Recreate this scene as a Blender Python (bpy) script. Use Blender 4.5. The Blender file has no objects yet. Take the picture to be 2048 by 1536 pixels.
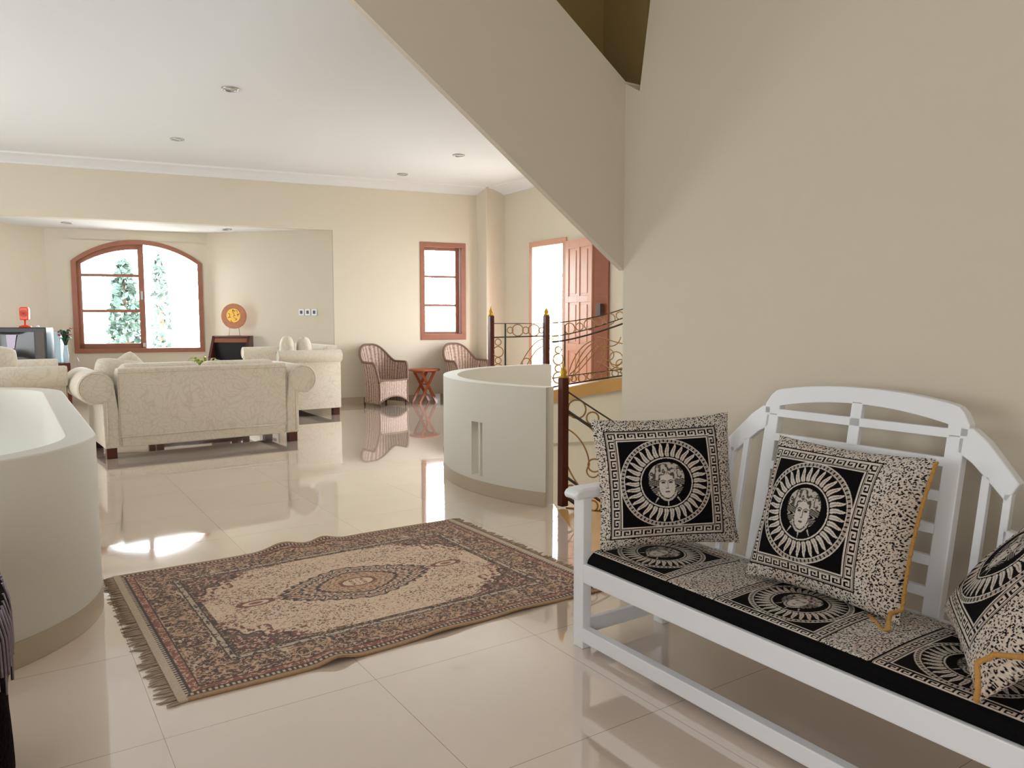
import bpy, math, random
import numpy as np
from mathutils import Vector, Matrix
random.seed(7); rng = np.random.RandomState(11)
sc = bpy.context.scene
COL = sc.collection
PI = math.pi

# ---------------------------------------------------------------- camera, world, big lights, exposure
F_PX, PITCH, YAW, CAM_H = 1520.0, math.radians(4.8136), math.radians(33.614), 1.3
cd = bpy.data.cameras.new('camera'); cam = bpy.data.objects.new('camera', cd); COL.objects.link(cam)
cd.sensor_width = 36.0; cd.lens = F_PX / 2048 * 36.0; cd.clip_start = 0.05; cd.clip_end = 300
cam.location = (0, 0, CAM_H); cam.rotation_euler = (PI / 2 - PITCH, 0, -YAW)
sc.camera = cam
sc.view_settings.view_transform = 'Standard'; sc.view_settings.look = 'None'
sc.view_settings.gamma = 1.0; sc.view_settings.use_curve_mapping = False
sc.view_settings.exposure = -0.18

w = bpy.data.worlds.new('daylight'); sc.world = w; w.use_nodes = True
bg = w.node_tree.nodes['Background']; bg.inputs[0].default_value = (0.88, 0.95, 1.0, 1); bg.inputs[1].default_value = 32.0

def area(name, loc, target, sx, sy, power, color=(1, 1, 1), portal=False):
    l = bpy.data.lights.new(name, 'AREA'); l.shape = 'RECTANGLE'; l.size = sx; l.size_y = sy
    l.energy = power; l.color = color
    o = bpy.data.objects.new(name, l); COL.objects.link(o); o.location = loc
    d = Vector(target) - Vector(loc); o.rotation_euler = d.to_track_quat('-Z', 'Y').to_euler()
    if portal: l.cycles.is_portal = True
    return o
# added area panels inside the closed left and back walls, standing in for window light
area('fill_panel_left_near', (-3.42, 2.9, 1.35), (0, 2.9, 1.2), 2.2, 1.7, 42, (0.84, 0.93, 1.0))
area('fill_panel_left_far', (-3.42, 8.6, 1.45), (0, 8.6, 1.3), 3.0, 1.7, 135, (0.92, 0.97, 1.0))
area('fill_panel_back', (-1.6, -1.95, 1.5), (-1.2, 3, 1.5), 2.2, 1.8, 88, (1.0, 0.96, 0.92))
area('fill_stairwell', (5.6, 3.9, 3.25), (4.6, 5.0, 0), 1.6, 1.6, 95, (1.0, 0.95, 0.86))  # added lamp under the closed ceiling to brighten the stairwell and door wall
area('fill_left_well', (-1.0, 5.1, -0.9), (0.2, 5.1, -0.6), 2.4, 1.0, 60, (0.90, 0.97, 1.0))  # added lamp down the left well, whitens its inner faces
area('fill_lower_stairs', (4.3, 4.4, -0.9), (5.4, 6.1, -0.7), 0.8, 0.8, 14, (1.0, 0.95, 0.88))  # added lamp beneath the treads, lifts the dark shaft wall
area('portal_door', (7.1, 9.33, 1.25), (0, 9.33, 1.25), 0.8, 2.4, 1, portal=True)
area('portal_far_window', (5.93, 11.2, 1.75), (5.6, 9, 1.75), 0.7, 1.4, 1, portal=True)
area('portal_bay_window', (1.85, 13.5, 1.6), (1.4, 11, 1.6), 1.75, 1.7, 1, portal=True)

# ---------------------------------------------------------------- helpers
def lin(r, g, b):
    f = lambda c: (c / 255 / 12.92) if c / 255 <= 0.04045 else ((c / 255 + 0.055) / 1.055) ** 2.4
    return (f(r), f(g), f(b), 1.0)
def linv(a):
    a = np.asarray(a, float) / 255
    return np.where(a <= 0.04045, a / 12.92, ((a + 0.055) / 1.055) ** 2.4)

class MB:
    def __init__(s): s.v = []; s.f = []; s.sm = []
    def add(s, vs, fs, smooth=False):
        n = len(s.v); s.v += [tuple(map(float, p)) for p in vs]
        for f in fs: s.f.append(tuple(i + n for i in f)); s.sm.append(smooth)
        return s
    def box(s, x0, x1, y0, y1, z0, z1):
        v = [(x, y, z) for z in (z0, z1) for y in (y0, y1) for x in (x0, x1)]
        return s.add(v, [(0, 2, 3, 1), (4, 5, 7, 6), (0, 1, 5, 4), (2, 6, 7, 3), (0, 4, 6, 2), (1, 3, 7, 5)])
    def bar(s, a, b, w, h, up=(0, 0, 1)):
        a = Vector(a); b = Vector(b); d = (b - a).normalized(); u = Vector(up)
        r = d.cross(u)
        if r.length < 1e-4: r = d.cross(Vector((0, 1, 0)))
        r.normalize(); u = r.cross(d).normalized()
        vs = [p + r * (i * w / 2) + u * (j * h / 2) for p in (a, b) for j in (-1, 1) for i in (-1, 1)]
        return s.add(vs, [(0, 1, 3, 2), (4, 6, 7, 5), (0, 4, 5, 1), (2, 3, 7, 6), (0, 2, 6, 4), (1, 5, 7, 3)])
    def tube(s, pts, r, n=8, closed=False, smooth=True):
        pts = [Vector(p) for p in pts]; m = len(pts); rr = r if hasattr(r, '__len__') else [r] * m
        base = len(s.v); ref = None
        for i, p in enumerate(pts):
            if closed: t = pts[(i + 1) % m] - pts[i - 1]
            else: t = pts[min(i + 1, m - 1)] - pts[max(i - 1, 0)]
            t.normalize()
            if ref is None:
                ref = Vector((0, 0, 1)) if abs(t.z) < 0.9 else Vector((1, 0, 0))
            x = t.cross(ref)
            if x.length < 1e-5: x = t.cross(Vector((0.3, 1, 0.2)))
            x.normalize(); y = x.cross(t); ref = y if not closed else ref
            for k in range(n):
                a = 2 * PI * k / n
                q = p + (x * math.cos(a) + y * math.sin(a)) * rr[i]; s.v.append(tuple(q))
        L = m if closed else m - 1
        for i in range(L):
            j = (i + 1) % m
            for k in range(n):
                k2 = (k + 1) % n
                s.f.append((base + i * n + k, base + i * n + k2, base + j * n + k2, base + j * n + k)); s.sm.append(smooth)
        if not closed:
            s.f.append(tuple(base + k for k in range(n))[::-1]); s.sm.append(False)
            s.f.append(tuple(base + (m - 1) * n + k for k in range(n))); s.sm.append(False)
        return s
    def ring(s, c, r, t, nrm, n=20, k=6):
        nrm = Vector(nrm).normalized(); a = nrm.cross(Vector((0, 0, 1)))
        if a.length < 1e-3: a = Vector((1, 0, 0))
        a.normalize(); b = nrm.cross(a)
        return s.tube([Vector(c) + a * (r * math.cos(2 * PI * i / n)) + b * (r * math.sin(2 * PI * i / n)) for i in range(n)], t, k, closed=True)
    def lathe(s, prof, c=(0, 0, 0), n=24):
        base = len(s.v); m = len(prof)
        for r, z in prof:
            for k in range(n):
                a = 2 * PI * k / n; s.v.append((c[0] + r * math.cos(a), c[1] + r * math.sin(a), c[2] + z))
        for i in range(m - 1):
            for k in range(n):
                k2 = (k + 1) % n
                s.f.append((base + i * n + k, base + i * n + k2, base + (i + 1) * n + k2, base + (i + 1) * n + k)); s.sm.append(True)
        s.f.append(tuple(base + k for k in range(n))[::-1]); s.sm.append(False)
        s.f.append(tuple(base + (m - 1) * n + k for k in range(n))); s.sm.append(False)
        return s
    def prism(s, poly, o, ax, ay, ad, d, smooth=False):
        """poly in (a,b) coords; extruded by d along ad"""
        o = Vector(o); ax = Vector(ax); ay = Vector(ay); ad = Vector(ad); n = len(poly)
        vs = [o + ax * a + ay * b for a, b in poly] + [o + ax * a + ay * b + ad * d for a, b in poly]
        base = len(s.v); s.v += [tuple(p) for p in vs]
        s.f.append(tuple(base + i for i in range(n))[::-1]); s.sm.append(False)
        s.f.append(tuple(base + n + i for i in range(n))); s.sm.append(False)
        for i in range(n):
            j = (i + 1) % n; s.f.append((base + i, base + j, base + n + j, base + n + i)); s.sm.append(smooth)
        return s
    def build(s, name, mat, parent=None, bevel=0, seg=2, sub=0, fix=True):
        me = bpy.data.meshes.new(name); me.from_pydata(s.v, [], s.f); me.update()
        me.polygons.foreach_set('use_smooth', s.sm)
        if fix:
            import bmesh
            b = bmesh.new(); b.from_mesh(me); bmesh.ops.recalc_face_normals(b, faces=b.faces); b.to_mesh(me); b.free()
        o = bpy.data.objects.new(name, me); COL.objects.link(o); me.materials.append(mat)
        if parent: o.parent = parent
        if bevel:
            m = o.modifiers.new('bevel', 'BEVEL'); m.width = bevel; m.segments = seg; m.limit_method = 'ANGLE'; m.angle_limit = 0.6
            m.harden_normals = False
        if sub:
            m = o.modifiers.new('sub', 'SUBSURF'); m.levels = sub; m.render_levels = sub
        return o
def tag(o, label, cat, group=None, kind=None):
    if label: o['label'] = label
    if cat: o['category'] = cat
    if group: o['group'] = group
    if kind: o['kind'] = kind
    return o
def empty(name, loc, rz=0):
    o = bpy.data.objects.new(name, None); COL.objects.link(o); o.location = loc; o.rotation_euler = (0, 0, rz); o.empty_display_size = 0.1
    return o
def struct(o, label=None, cat=None): o['kind'] = 'structure'; tag(o, label, cat); return o
def copy_tree(o, parent=None):
    c = o.copy(); COL.objects.link(c); c.parent = parent
    for ch in list(o.children): copy_tree(ch, c)
    return c

# ---------------------------------------------------------------- materials
def mat(name, col, rough=0.6, metal=0, spec=0.5, bump=None, bscale=60, var=0, vscale=4, coat=0, col2=None, emis=None, sheen=0):
    m = bpy.data.materials.new(name); m.use_nodes = True; nt = m.node_tree; p = nt.nodes['Principled BSDF']
    p.inputs['Roughness'].default_value = rough; p.inputs['Metallic'].default_value = metal
    p.inputs['Specular IOR Level'].default_value = spec; p.inputs['Coat Weight'].default_value = coat
    if sheen: p.inputs['Sheen Weight'].default_value = sheen
    tc = nt.nodes.new('ShaderNodeTexCoord')
    n = nt.nodes.new('ShaderNodeTexNoise'); n.inputs['Scale'].default_value = vscale; n.inputs['Detail'].default_value = 4
    nt.links.new(tc.outputs['Object'], n.inputs['Vector'])
    mx = nt.nodes.new('ShaderNodeMix'); mx.data_type = 'RGBA'
    c2 = col2 or tuple(c * (1 - var) for c in col[:3]) + (1,)
    mx.inputs[6].default_value = col; mx.inputs[7].default_value = c2
    nt.links.new(n.outputs['Fac'], mx.inputs[0]); nt.links.new(mx.outputs[2], p.inputs['Base Color'])
    if bump:
        n2 = nt.nodes.new('ShaderNodeTexNoise'); n2.inputs['Scale'].default_value = bscale; n2.inputs['Detail'].default_value = 3
        nt.links.new(tc.outputs['Object'], n2.inputs['Vector'])
        b = nt.nodes.new('ShaderNodeBump'); b.inputs['Strength'].default_value = bump; b.inputs['Distance'].default_value = 0.01
        nt.links.new(n2.outputs['Fac'], b.inputs['Height']); nt.links.new(b.outputs['Normal'], p.inputs['Normal'])
    if emis: p.inputs['Emission Color'].default_value = emis[0]; p.inputs['Emission Strength'].default_value = emis[1]
    return m
M = {}
M['wall'] = mat('cream_wall_paint', lin(218, 209, 191), 0.75, spec=0.25, bump=0.05, bscale=220, var=0.03, vscale=1.2)
M['parapet'] = mat('parapet_paint', lin(218, 214, 203), 0.6, spec=0.3, bump=0.04, bscale=160, var=0.03, vscale=2)
M['white_wall'] = mat('white_well_paint', lin(238, 242, 240), 0.7, var=0.02)
M['ceil'] = mat('ceiling_paint', lin(229, 231, 233), 0.85, spec=0.2, var=0.02, vscale=2)
M['skirt'] = mat('skirting_tile', lin(188, 172, 148), 0.45, var=0.06, vscale=6)
M['ochre'] = mat('ochre_stone', lin(206, 160, 96), 0.35, var=0.25, vscale=5)
M['beam'] = mat('stair_recess_shade', lin(150, 128, 84), 0.8, spec=0.2, var=0.05)  # darker olive puts the shade of the stair recess into the colour
M['wood'] = mat('reddish_wood', lin(160, 96, 68), 0.35, var=0.3, vscale=8, spec=0.5)
M['doorwood'] = mat('door_wood', lin(214, 158, 132), 0.35, var=0.12, vscale=6)
M['winwood'] = mat('window_wood', lin(166, 108, 84), 0.4, var=0.25, vscale=8)
M['darkwood'] = mat('dark_red_wood', lin(92, 38, 26), 0.3, var=0.4, vscale=12)
M['tablewood'] = mat('oiled_teak', lin(176, 88, 50), 0.3, var=0.25, vscale=14)
M['legwood'] = mat('sofa_leg_wood', lin(84, 36, 22), 0.3, var=0.3, vscale=20)
M['gold'] = mat('gold_paint', lin(204, 160, 60), 0.35, metal=0.6, var=0.15, vscale=20)
M['bronze'] = mat('bronze_paint', lin(178, 134, 76), 0.4, metal=0.3, var=0.35, vscale=9)
M['black'] = mat('black_iron', lin(64, 52, 40), 0.4, metal=0.3)
M['blackmatte'] = mat('black_shade', lin(12, 11, 12), 0.6)
M['white'] = mat('white_gloss_paint', lin(240, 243, 249), 0.3, var=0.04, vscale=3, spec=0.5)
M['tvplastic'] = mat('tv_plastic', lin(52, 54, 60), 0.45, var=0.1)
M['tvglass'] = mat('tv_screen', lin(30, 32, 32), 0.12, var=0.1)
M['orange'] = mat('orange_plastic', lin(236, 70, 30), 0.35)
M['paleblue'] = mat('pale_blue_plastic', lin(178, 200, 214), 0.5)
M['paper'] = mat('lilac_paper', lin(216, 206, 232), 0.7, var=0.12, vscale=60)
M['greenleaf'] = mat('plant_leaf', lin(196, 206, 110), 0.5, var=0.4, vscale=12)
M['darkleaf'] = mat('dark_leaf', lin(36, 80, 54), 0.5, var=0.4, vscale=30)
M['redpetal'] = mat('red_petal', lin(190, 60, 60), 0.5, var=0.2, vscale=30)
M['cord'] = mat('gold_cord', lin(214, 160, 84), 0.6, var=0.25, vscale=60, bump=0.6, bscale=300)
M['switchgrey'] = mat('switch_rocker', lin(70, 74, 76), 0.4)
M['metal'] = mat('brushed_metal', lin(180, 180, 178), 0.3, metal=0.9)
M['blackvelvet'] = mat('black_velvet', lin(14, 12, 20), 0.9, sheen=0.4, var=0.3, vscale=40)
M['purplefur'] = mat('purple_black_velour', lin(20, 9, 12), 0.95, spec=0.05, var=0.5, vscale=30, bump=0.7, bscale=90)
M['silver'] = mat('silver_thread', lin(160, 150, 165), 0.35, metal=0.6, var=0.5, vscale=80)
M['disc_wood'] = mat('disc_wood', lin(170, 92, 44), 0.35, var=0.3, vscale=20, col2=lin(200, 124, 50))
M['disc_gold'] = mat('disc_gold', lin(240, 190, 80), 0.4, metal=0.3, var=0.2, vscale=60)
M['trunk'] = mat('tree_trunk', lin(110, 90, 70), 0.9, var=0.3, vscale=6)
M['tree_teal'] = mat('conifer_foliage', lin(74, 92, 84), 0.8, var=0.4, vscale=3)
M['tree_green'] = mat('shrub_foliage', lin(92, 102, 64), 0.8, var=0.4, vscale=3)
M['ground'] = mat('pale_paving', lin(190, 186, 176), 0.9, var=0.15, vscale=0.6)
M['rugback'] = mat('rug_backing', lin(120, 98, 76), 0.9, var=0.2)
M['fringe'] = mat('rug_fringe', lin(176, 154, 134), 0.9, var=0.2, vscale=90)
M['dark_carpet'] = mat('brown_carpet', lin(70, 42, 30), 0.95, var=0.3, vscale=20)
M['box'] = mat('box_blue', lin(176, 200, 214), 0.5)

# sofa fabric: pale damask, soft scroll pattern
def damask():
    m = mat('cream_damask', lin(222, 206, 182), 0.8, spec=0.2, sheen=0.3, bump=0.15, bscale=240); nt = m.node_tree; p = nt.nodes['Principled BSDF']
    tc = nt.nodes.new('ShaderNodeTexCoord')
    d = nt.nodes.new('ShaderNodeTexNoise'); d.inputs['Scale'].default_value = 3.2; d.inputs['Detail'].default_value = 1
    nt.links.new(tc.outputs['Object'], d.inputs['Vector'])
    mx = nt.nodes.new('ShaderNodeMix'); mx.data_type = 'RGBA'; mx.inputs[0].default_value = 0.35
    nt.links.new(tc.outputs['Object'], mx.inputs[6]); nt.links.new(d.outputs['Color'], mx.inputs[7])
    v = nt.nodes.new('ShaderNodeTexVoronoi'); v.feature = 'DISTANCE_TO_EDGE'; v.inputs['Scale'].default_value = 24
    nt.links.new(mx.outputs[2], v.inputs['Vector'])
    cr = nt.nodes.new('ShaderNodeValToRGB'); cr.color_ramp.elements[0].position = 0.02; cr.color_ramp.elements[1].position = 0.09
    cr.color_ramp.elements[0].color = lin(214, 202, 183); cr.color_ramp.elements[1].color = lin(223, 213, 196)
    nt.links.new(v.outputs['Distance'], cr.inputs[0]); nt.links.new(cr.outputs[0], p.inputs['Base Color'])
    return m
M['damask'] = damask()

# wicker: crossed waves
def wicker():
    m = mat('grey_brown_wicker', lin(150, 120, 104), 0.6); nt = m.node_tree; p = nt.nodes['Principled BSDF']
    uv = nt.nodes.new('ShaderNodeUVMap'); uv.uv_map = 'uv'
    a = nt.nodes.new('ShaderNodeTexWave'); a.bands_direction = 'X'; a.inputs['Scale'].default_value = 4.2
    b = nt.nodes.new('ShaderNodeTexWave'); b.bands_direction = 'Y'; b.inputs['Scale'].default_value = 16.0
    a.inputs['Distortion'].default_value = 0.6; b.inputs['Distortion'].default_value = 1.0
    nt.links.new(uv.outputs[0], a.inputs['Vector']); nt.links.new(uv.outputs[0], b.inputs['Vector'])
    mu = nt.nodes.new('ShaderNodeMath'); mu.operation = 'MULTIPLY'
    nt.links.new(a.outputs['Fac'], mu.inputs[0]); nt.links.new(b.outputs['Fac'], mu.inputs[1])
    no = nt.nodes.new('ShaderNodeTexNoise'); no.inputs['Scale'].default_value = 28; nt.links.new(uv.outputs[0], no.inputs['Vector'])
    a2 = nt.nodes.new('ShaderNodeMath'); a2.operation = 'MULTIPLY_ADD'; a2.inputs[1].default_value = 0.20; a2.inputs[2].default_value = -0.12
    nt.links.new(a.outputs['Fac'], a2.inputs[0])
    n2 = nt.nodes.new('ShaderNodeMath'); n2.operation = 'MULTIPLY_ADD'; n2.inputs[1].default_value = 0.55; nt.links.new(no.outputs['Fac'], n2.inputs[0]); nt.links.new(a2.outputs[0], n2.inputs[2])
    ad = nt.nodes.new('ShaderNodeMath'); ad.operation = 'MULTIPLY_ADD'; ad.inputs[1].default_value = 0.45
    nt.links.new(mu.outputs[0], ad.inputs[0]); nt.links.new(n2.outputs[0], ad.inputs[2])
    cr = nt.nodes.new('ShaderNodeValToRGB'); cr.color_ramp.elements[0].color = lin(112, 84, 72); cr.color_ramp.elements[1].color = lin(232, 208, 188)
    cr.color_ramp.elements[0].position = 0.05; cr.color_ramp.elements[1].position = 0.95
    nt.links.new(ad.outputs[0], cr.inputs[0]); nt.links.new(cr.outputs[0], p.inputs['Base Color'])
    bp = nt.nodes.new('ShaderNodeBump'); bp.inputs['Strength'].default_value = 0.7; bp.inputs['Distance'].default_value = 0.012
    nt.links.new(ad.outputs[0], bp.inputs['Height']); nt.links.new(bp.outputs['Normal'], p.inputs['Normal'])
    return m
M['wicker'] = wicker()
M['wickerrim'] = mat('wicker_braid', lin(140, 108, 92), 0.6, var=0.6, vscale=70, bump=0.8, bscale=120)

# glazed floor tile, 0.707 x 0.7245 grid with thin joints
def tile():
    m = bpy.data.materials.new('polished_floor_tile'); m.use_nodes = True; nt = m.node_tree; p = nt.nodes['Principled BSDF']
    g = nt.nodes.new('ShaderNodeNewGeometry'); sp = nt.nodes.new('ShaderNodeSeparateXYZ'); nt.links.new(g.outputs['Position'], sp.inputs[0])
    def edge(out, off, size, hw):
        a = nt.nodes.new('ShaderNodeMath'); a.operation = 'SUBTRACT'; a.inputs[1].default_value = off; nt.links.new(out, a.inputs[0])
        b = nt.nodes.new('ShaderNodeMath'); b.operation = 'DIVIDE'; b.inputs[1].default_value = size; nt.links.new(a.outputs[0], b.inputs[0])
        r = nt.nodes.new('ShaderNodeMath'); r.operation = 'ROUND'; nt.links.new(b.outputs[0], r.inputs[0])
        d = nt.nodes.new('ShaderNodeMath'); d.operation = 'SUBTRACT'; nt.links.new(b.outputs[0], d.inputs[0]); nt.links.new(r.outputs[0], d.inputs[1])
        e = nt.nodes.new('ShaderNodeMath'); e.operation = 'ABSOLUTE'; nt.links.new(d.outputs[0], e.inputs[0])
        l = nt.nodes.new('ShaderNodeMath'); l.operation = 'LESS_THAN'; l.inputs[1].default_value = hw / size; nt.links.new(e.outputs[0], l.inputs[0])
        fl = nt.nodes.new('ShaderNodeMath'); fl.operation = 'FLOOR'; nt.links.new(b.outputs[0], fl.inputs[0])
        return l.outputs[0], fl.outputs[0]
    e1, c1 = edge(sp.outputs['X'], 0.353, 0.707, 0.0011); e2, c2 = edge(sp.outputs['Y'], 1.762, 0.7245, 0.0011)
    mxm = nt.nodes.new('ShaderNodeMath'); mxm.operation = 'MAXIMUM'; nt.links.new(e1, mxm.inputs[0]); nt.links.new(e2, mxm.inputs[1])
    cv = nt.nodes.new('ShaderNodeCombineXYZ'); nt.links.new(c1, cv.inputs[0]); nt.links.new(c2, cv.inputs[1])
    wn = nt.nodes.new('ShaderNodeTexWhiteNoise'); nt.links.new(cv.outputs[0], wn.inputs['Vector'])
    no = nt.nodes.new('ShaderNodeTexNoise'); no.inputs['Scale'].default_value = 3; no.inputs['Detail'].default_value = 6; nt.links.new(g.outputs['Position'], no.inputs['Vector'])
    ad = nt.nodes.new('ShaderNodeMath'); ad.operation = 'MULTIPLY_ADD'; ad.inputs[1].default_value = 0.35; nt.links.new(wn.outputs['Value'], ad.inputs[0]); nt.links.new(no.outputs['Fac'], ad.inputs[2])
    a = nt.nodes.new('ShaderNodeMix'); a.data_type = 'RGBA'; a.inputs[6].default_value = lin(232, 214, 199); a.inputs[7].default_value = lin(225, 206, 190)
    nt.links.new(ad.outputs[0], a.inputs[0])
    b = nt.nodes.new('ShaderNodeMix'); b.data_type = 'RGBA'; b.inputs[7].default_value = lin(150, 128, 106)
    nt.links.new(mxm.outputs[0], b.inputs[0]); nt.links.new(a.outputs[2], b.inputs[6]); nt.links.new(b.outputs[2], p.inputs['Base Color'])
    p.inputs['Roughness'].default_value = 0.06; p.inputs['IOR'].default_value = 1.9; p.inputs['Coat Weight'].default_value = 1.0; p.inputs['Coat IOR'].default_value = 1.9; p.inputs['Coat Roughness'].default_value = 0.008
    p.inputs['Specular IOR Level'].default_value = 0.6
    # very faint waviness of the glaze
    n2 = nt.nodes.new('ShaderNodeTexNoise'); n2.inputs['Scale'].default_value = 5; n2.inputs['Detail'].default_value = 0; nt.links.new(g.outputs['Position'], n2.inputs['Vector'])
    bp = nt.nodes.new('ShaderNodeBump'); bp.inputs['Strength'].default_value = 0.02; bp.inputs['Distance'].default_value = 0.01
    nt.links.new(n2.outputs['Fac'], bp.inputs['Height']); nt.links.new(bp.outputs['Normal'], p.inputs['Normal'])
    return m
M['tile'] = tile()

def glass():
    m = bpy.data.materials.new('window_glass'); m.use_nodes = True; nt = m.node_tree; nt.nodes.remove(nt.nodes['Principled BSDF'])
    o = nt.nodes['Material Output']; t = nt.nodes.new('ShaderNodeBsdfTransparent'); t.inputs[0].default_value = (0.93, 0.97, 0.96, 1)
    g = nt.nodes.new('ShaderNodeBsdfGlossy'); g.inputs['Roughness'].default_value = 0.02
    fr = nt.nodes.new('ShaderNodeFresnel'); fr.inputs['IOR'].default_value = 1.45
    mx = nt.nodes.new('ShaderNodeMixShader'); nt.links.new(fr.outputs[0], mx.inputs[0]); nt.links.new(t.outputs[0], mx.inputs[1]); nt.links.new(g.outputs[0], mx.inputs[2])
    nt.links.new(mx.outputs[0], o.inputs[0]); return m
M['glass'] = glass()

def vcol_mat(name, rough=0.9, sheen=0.3, bump=0.3, bscale=400):
    m = mat(name, (0.5, 0.5, 0.5, 1), rough, spec=0.15, sheen=sheen, bump=bump, bscale=bscale); nt = m.node_tree; p = nt.nodes['Principled BSDF']
    a = nt.nodes.new('ShaderNodeAttribute'); a.attribute_name = 'pattern'; nt.links.new(a.outputs['Color'], p.inputs['Base Color'])
    return m
M['tapestry'] = vcol_mat('black_cream_tapestry', 0.95, 0.0, 0.4, 500)
M['rugmat'] = vcol_mat('persian_rug_pile', 0.95, 0.3, 0.5, 350)

def grid_mesh(name, P, colr, material, parent=None, closed=False, uv=None):
    """P: (n,m,3) points, colr (n,m,3) linear or None"""
    n, m = P.shape[:2]; me = bpy.data.meshes.new(name)
    idx = np.arange(n * m).reshape(n, m)
    q = np.stack([idx[:-1, :-1], idx[1:, :-1], idx[1:, 1:], idx[:-1, 1:]], -1).reshape(-1, 4)
    me.vertices.add(n * m); me.vertices.foreach_set('co', P.reshape(-1).astype(np.float32))
    me.loops.add(q.size); me.loops.foreach_set('vertex_index', q.reshape(-1).astype(np.int32))
    me.polygons.add(len(q)); me.polygons.foreach_set('loop_start', (np.arange(len(q)) * 4).astype(np.int32))
    me.polygons.foreach_set('use_smooth', np.ones(len(q), bool))
    me.update(calc_edges=True); me.validate()
    if colr is not None:
        at_ = me.color_attributes.new('pattern', 'FLOAT_COLOR', 'POINT')
        c = np.ones((n * m, 4), np.float32); c[:, :3] = colr.reshape(-1, 3); at_.data.foreach_set('color', c.reshape(-1))
    if uv is not None:
        l = me.uv_layers.new(name='uv'); l.data.foreach_set('uv', uv.reshape(-1, 2)[q.reshape(-1)].astype(np.float32).reshape(-1))
    o = bpy.data.objects.new(name, me); COL.objects.link(o); me.materials.append(material)
    if parent: o.parent = parent
    return o

# ---------------------------------------------------------------- the room shell
FW = lambda x: 11.98 - 0.177 * x            # far wall line
CZ = 3.42
def wall(name, p0, p1, z0, z1, t, holes=(), m=None, top=None):
    """wall along p0->p1, thickness t to the right-hand side of travel reversed (outside = left)"""
    p0 = Vector((p0[0], p0[1], 0)); p1 = Vector((p1[0], p1[1], 0)); d = (p1 - p0); L = d.length; d.normalize(); nrm = Vector((-d.y, d.x, 0))
    ss = sorted({0, L} | {h[0] for h in holes} | {h[1] for h in holes}); zs = sorted({z0, z1} | {h[2] for h in holes} | {h[3] for h in holes})
    b = MB()
    for i in range(len(ss) - 1):
        for j in range(len(zs) - 1):
            cs = (ss[i] + ss[i + 1]) / 2; cz = (zs[j] + zs[j + 1]) / 2
            if any(h[0] < cs < h[1] and h[2] < cz < h[3] for h in holes): continue
            b.prism([(ss[i], zs[j]), (ss[i + 1], zs[j]), (ss[i + 1], zs[j + 1]), (ss[i], zs[j + 1])], p0, d, (0, 0, 1), nrm, t)
    return struct(b.build(name, m or M['wall']))

# floor with the two stairwell openings (capsule on the left, round one on the right)
def capsule(r, c0=(-0.43, 3.94), c1=(-0.43, 6.3), n=28):
    pts = [(c0[0] + r * math.cos(a), c0[1] + r * math.sin(a)) for a in np.linspace(PI, 2 * PI, n)]
    pts += [(c1[0] + r * math.cos(a), c1[1] + r * math.sin(a)) for a in np.linspace(0, PI, n)]
    return pts
SC, SR = (4.5, 4.95), 1.6
def extrude_ring(b, outer, inner, z0, z1, closed=True):
    n = len(outer); base = len(b.v)
    for lst in (outer, inner):
        for z in (z0, z1):
            b.v += [(x, y, z) for x, y in lst]
    o0, o1, i0, i1 = base, base + n, base + 2 * n, base + 3 * n
    R = n if closed else n - 1
    for k in range(R):
        j = (k + 1) % n
        b.f += [(o0 + k, o0 + j, o1 + j, o1 + k), (i0 + j, i0 + k, i1 + k, i1 + j), (o1 + k, o1 + j, i1 + j, i1 + k), (o0 + j, o0 + k, i0 + k, i0 + j)]
        b.sm += [False, False, False, False] if not closed or z1 - z0 < 0.12 else [True, True, False, False]
    if not closed:
        b.f += [(o0, o1, i1, i0), (o0 + n - 1, i0 + n - 1, i1 + n - 1, o1 + n - 1)]; b.sm += [False, False]
import bmesh
def floor_mesh():
    bm = bmesh.new()
    def loop(pts):
        vs = [bm.verts.new((x, y, 0)) for x, y in pts]
        return [bm.edges.new((vs[i], vs[(i + 1) % len(vs)])) for i in range(len(vs))]
    outer = loop([(-3.5, -2), (6.85, -2), (6.85, 10.76), (4.25, 11.24), (2.78, 13.0), (0.5, 13.55), (-1.6, 12.26), (-3.5, FW(-3.5))])
    cap = loop(capsule(0.70))
    th = [math.radians(a) for a in np.linspace(208, -75, 60)]
    rnd = [(SC[0] + 1.5 * math.cos(a), SC[1] + 1.5 * math.sin(a)) for a in th] + [(4.9, 3.0), (2.72, 3.02), (2.70, 3.36), (2.84, 3.58), (2.98, 3.86), (3.10, 4.10)]
    r = loop(rnd)
    bmesh.ops.triangle_fill(bm, use_beauty=True, use_dissolve=False, edges=outer + cap + r)
    for f in bm.faces: f.normal_update()
    for f in list(bm.faces):
        if f.normal.z < 0: f.normal_flip()
    me = bpy.data.meshes.new('floor'); bm.to_mesh(me); bm.free()
    o = bpy.data.objects.new('floor', me); COL.objects.link(o); me.materials.append(M['tile']); return o
struct(floor_mesh())
# ceiling of the main room, bay ceiling
b = MB(); b.prism([(-3.5, -2), (6.85, -2), (6.85, 10.9), (-3.5, 12.75)], (0, 0, CZ), (1, 0, 0), (0, 1, 0), (0, 0, 1), 0.15)
struct(b.build('ceiling', M['ceil']))
b = MB(); b.prism([(4.22, 11.36), (2.8, 13.1), (0.5, 13.7), (-1.7, 12.35), (-1.5, FW(-1.5) + 0.02), (4.2, FW(4.2) + 0.02)], (0, 0, 2.68), (1, 0, 0), (0, 1, 0), (0, 0, 1), 0.1)
struct(b.build('ceiling', M['ceil']))

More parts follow.
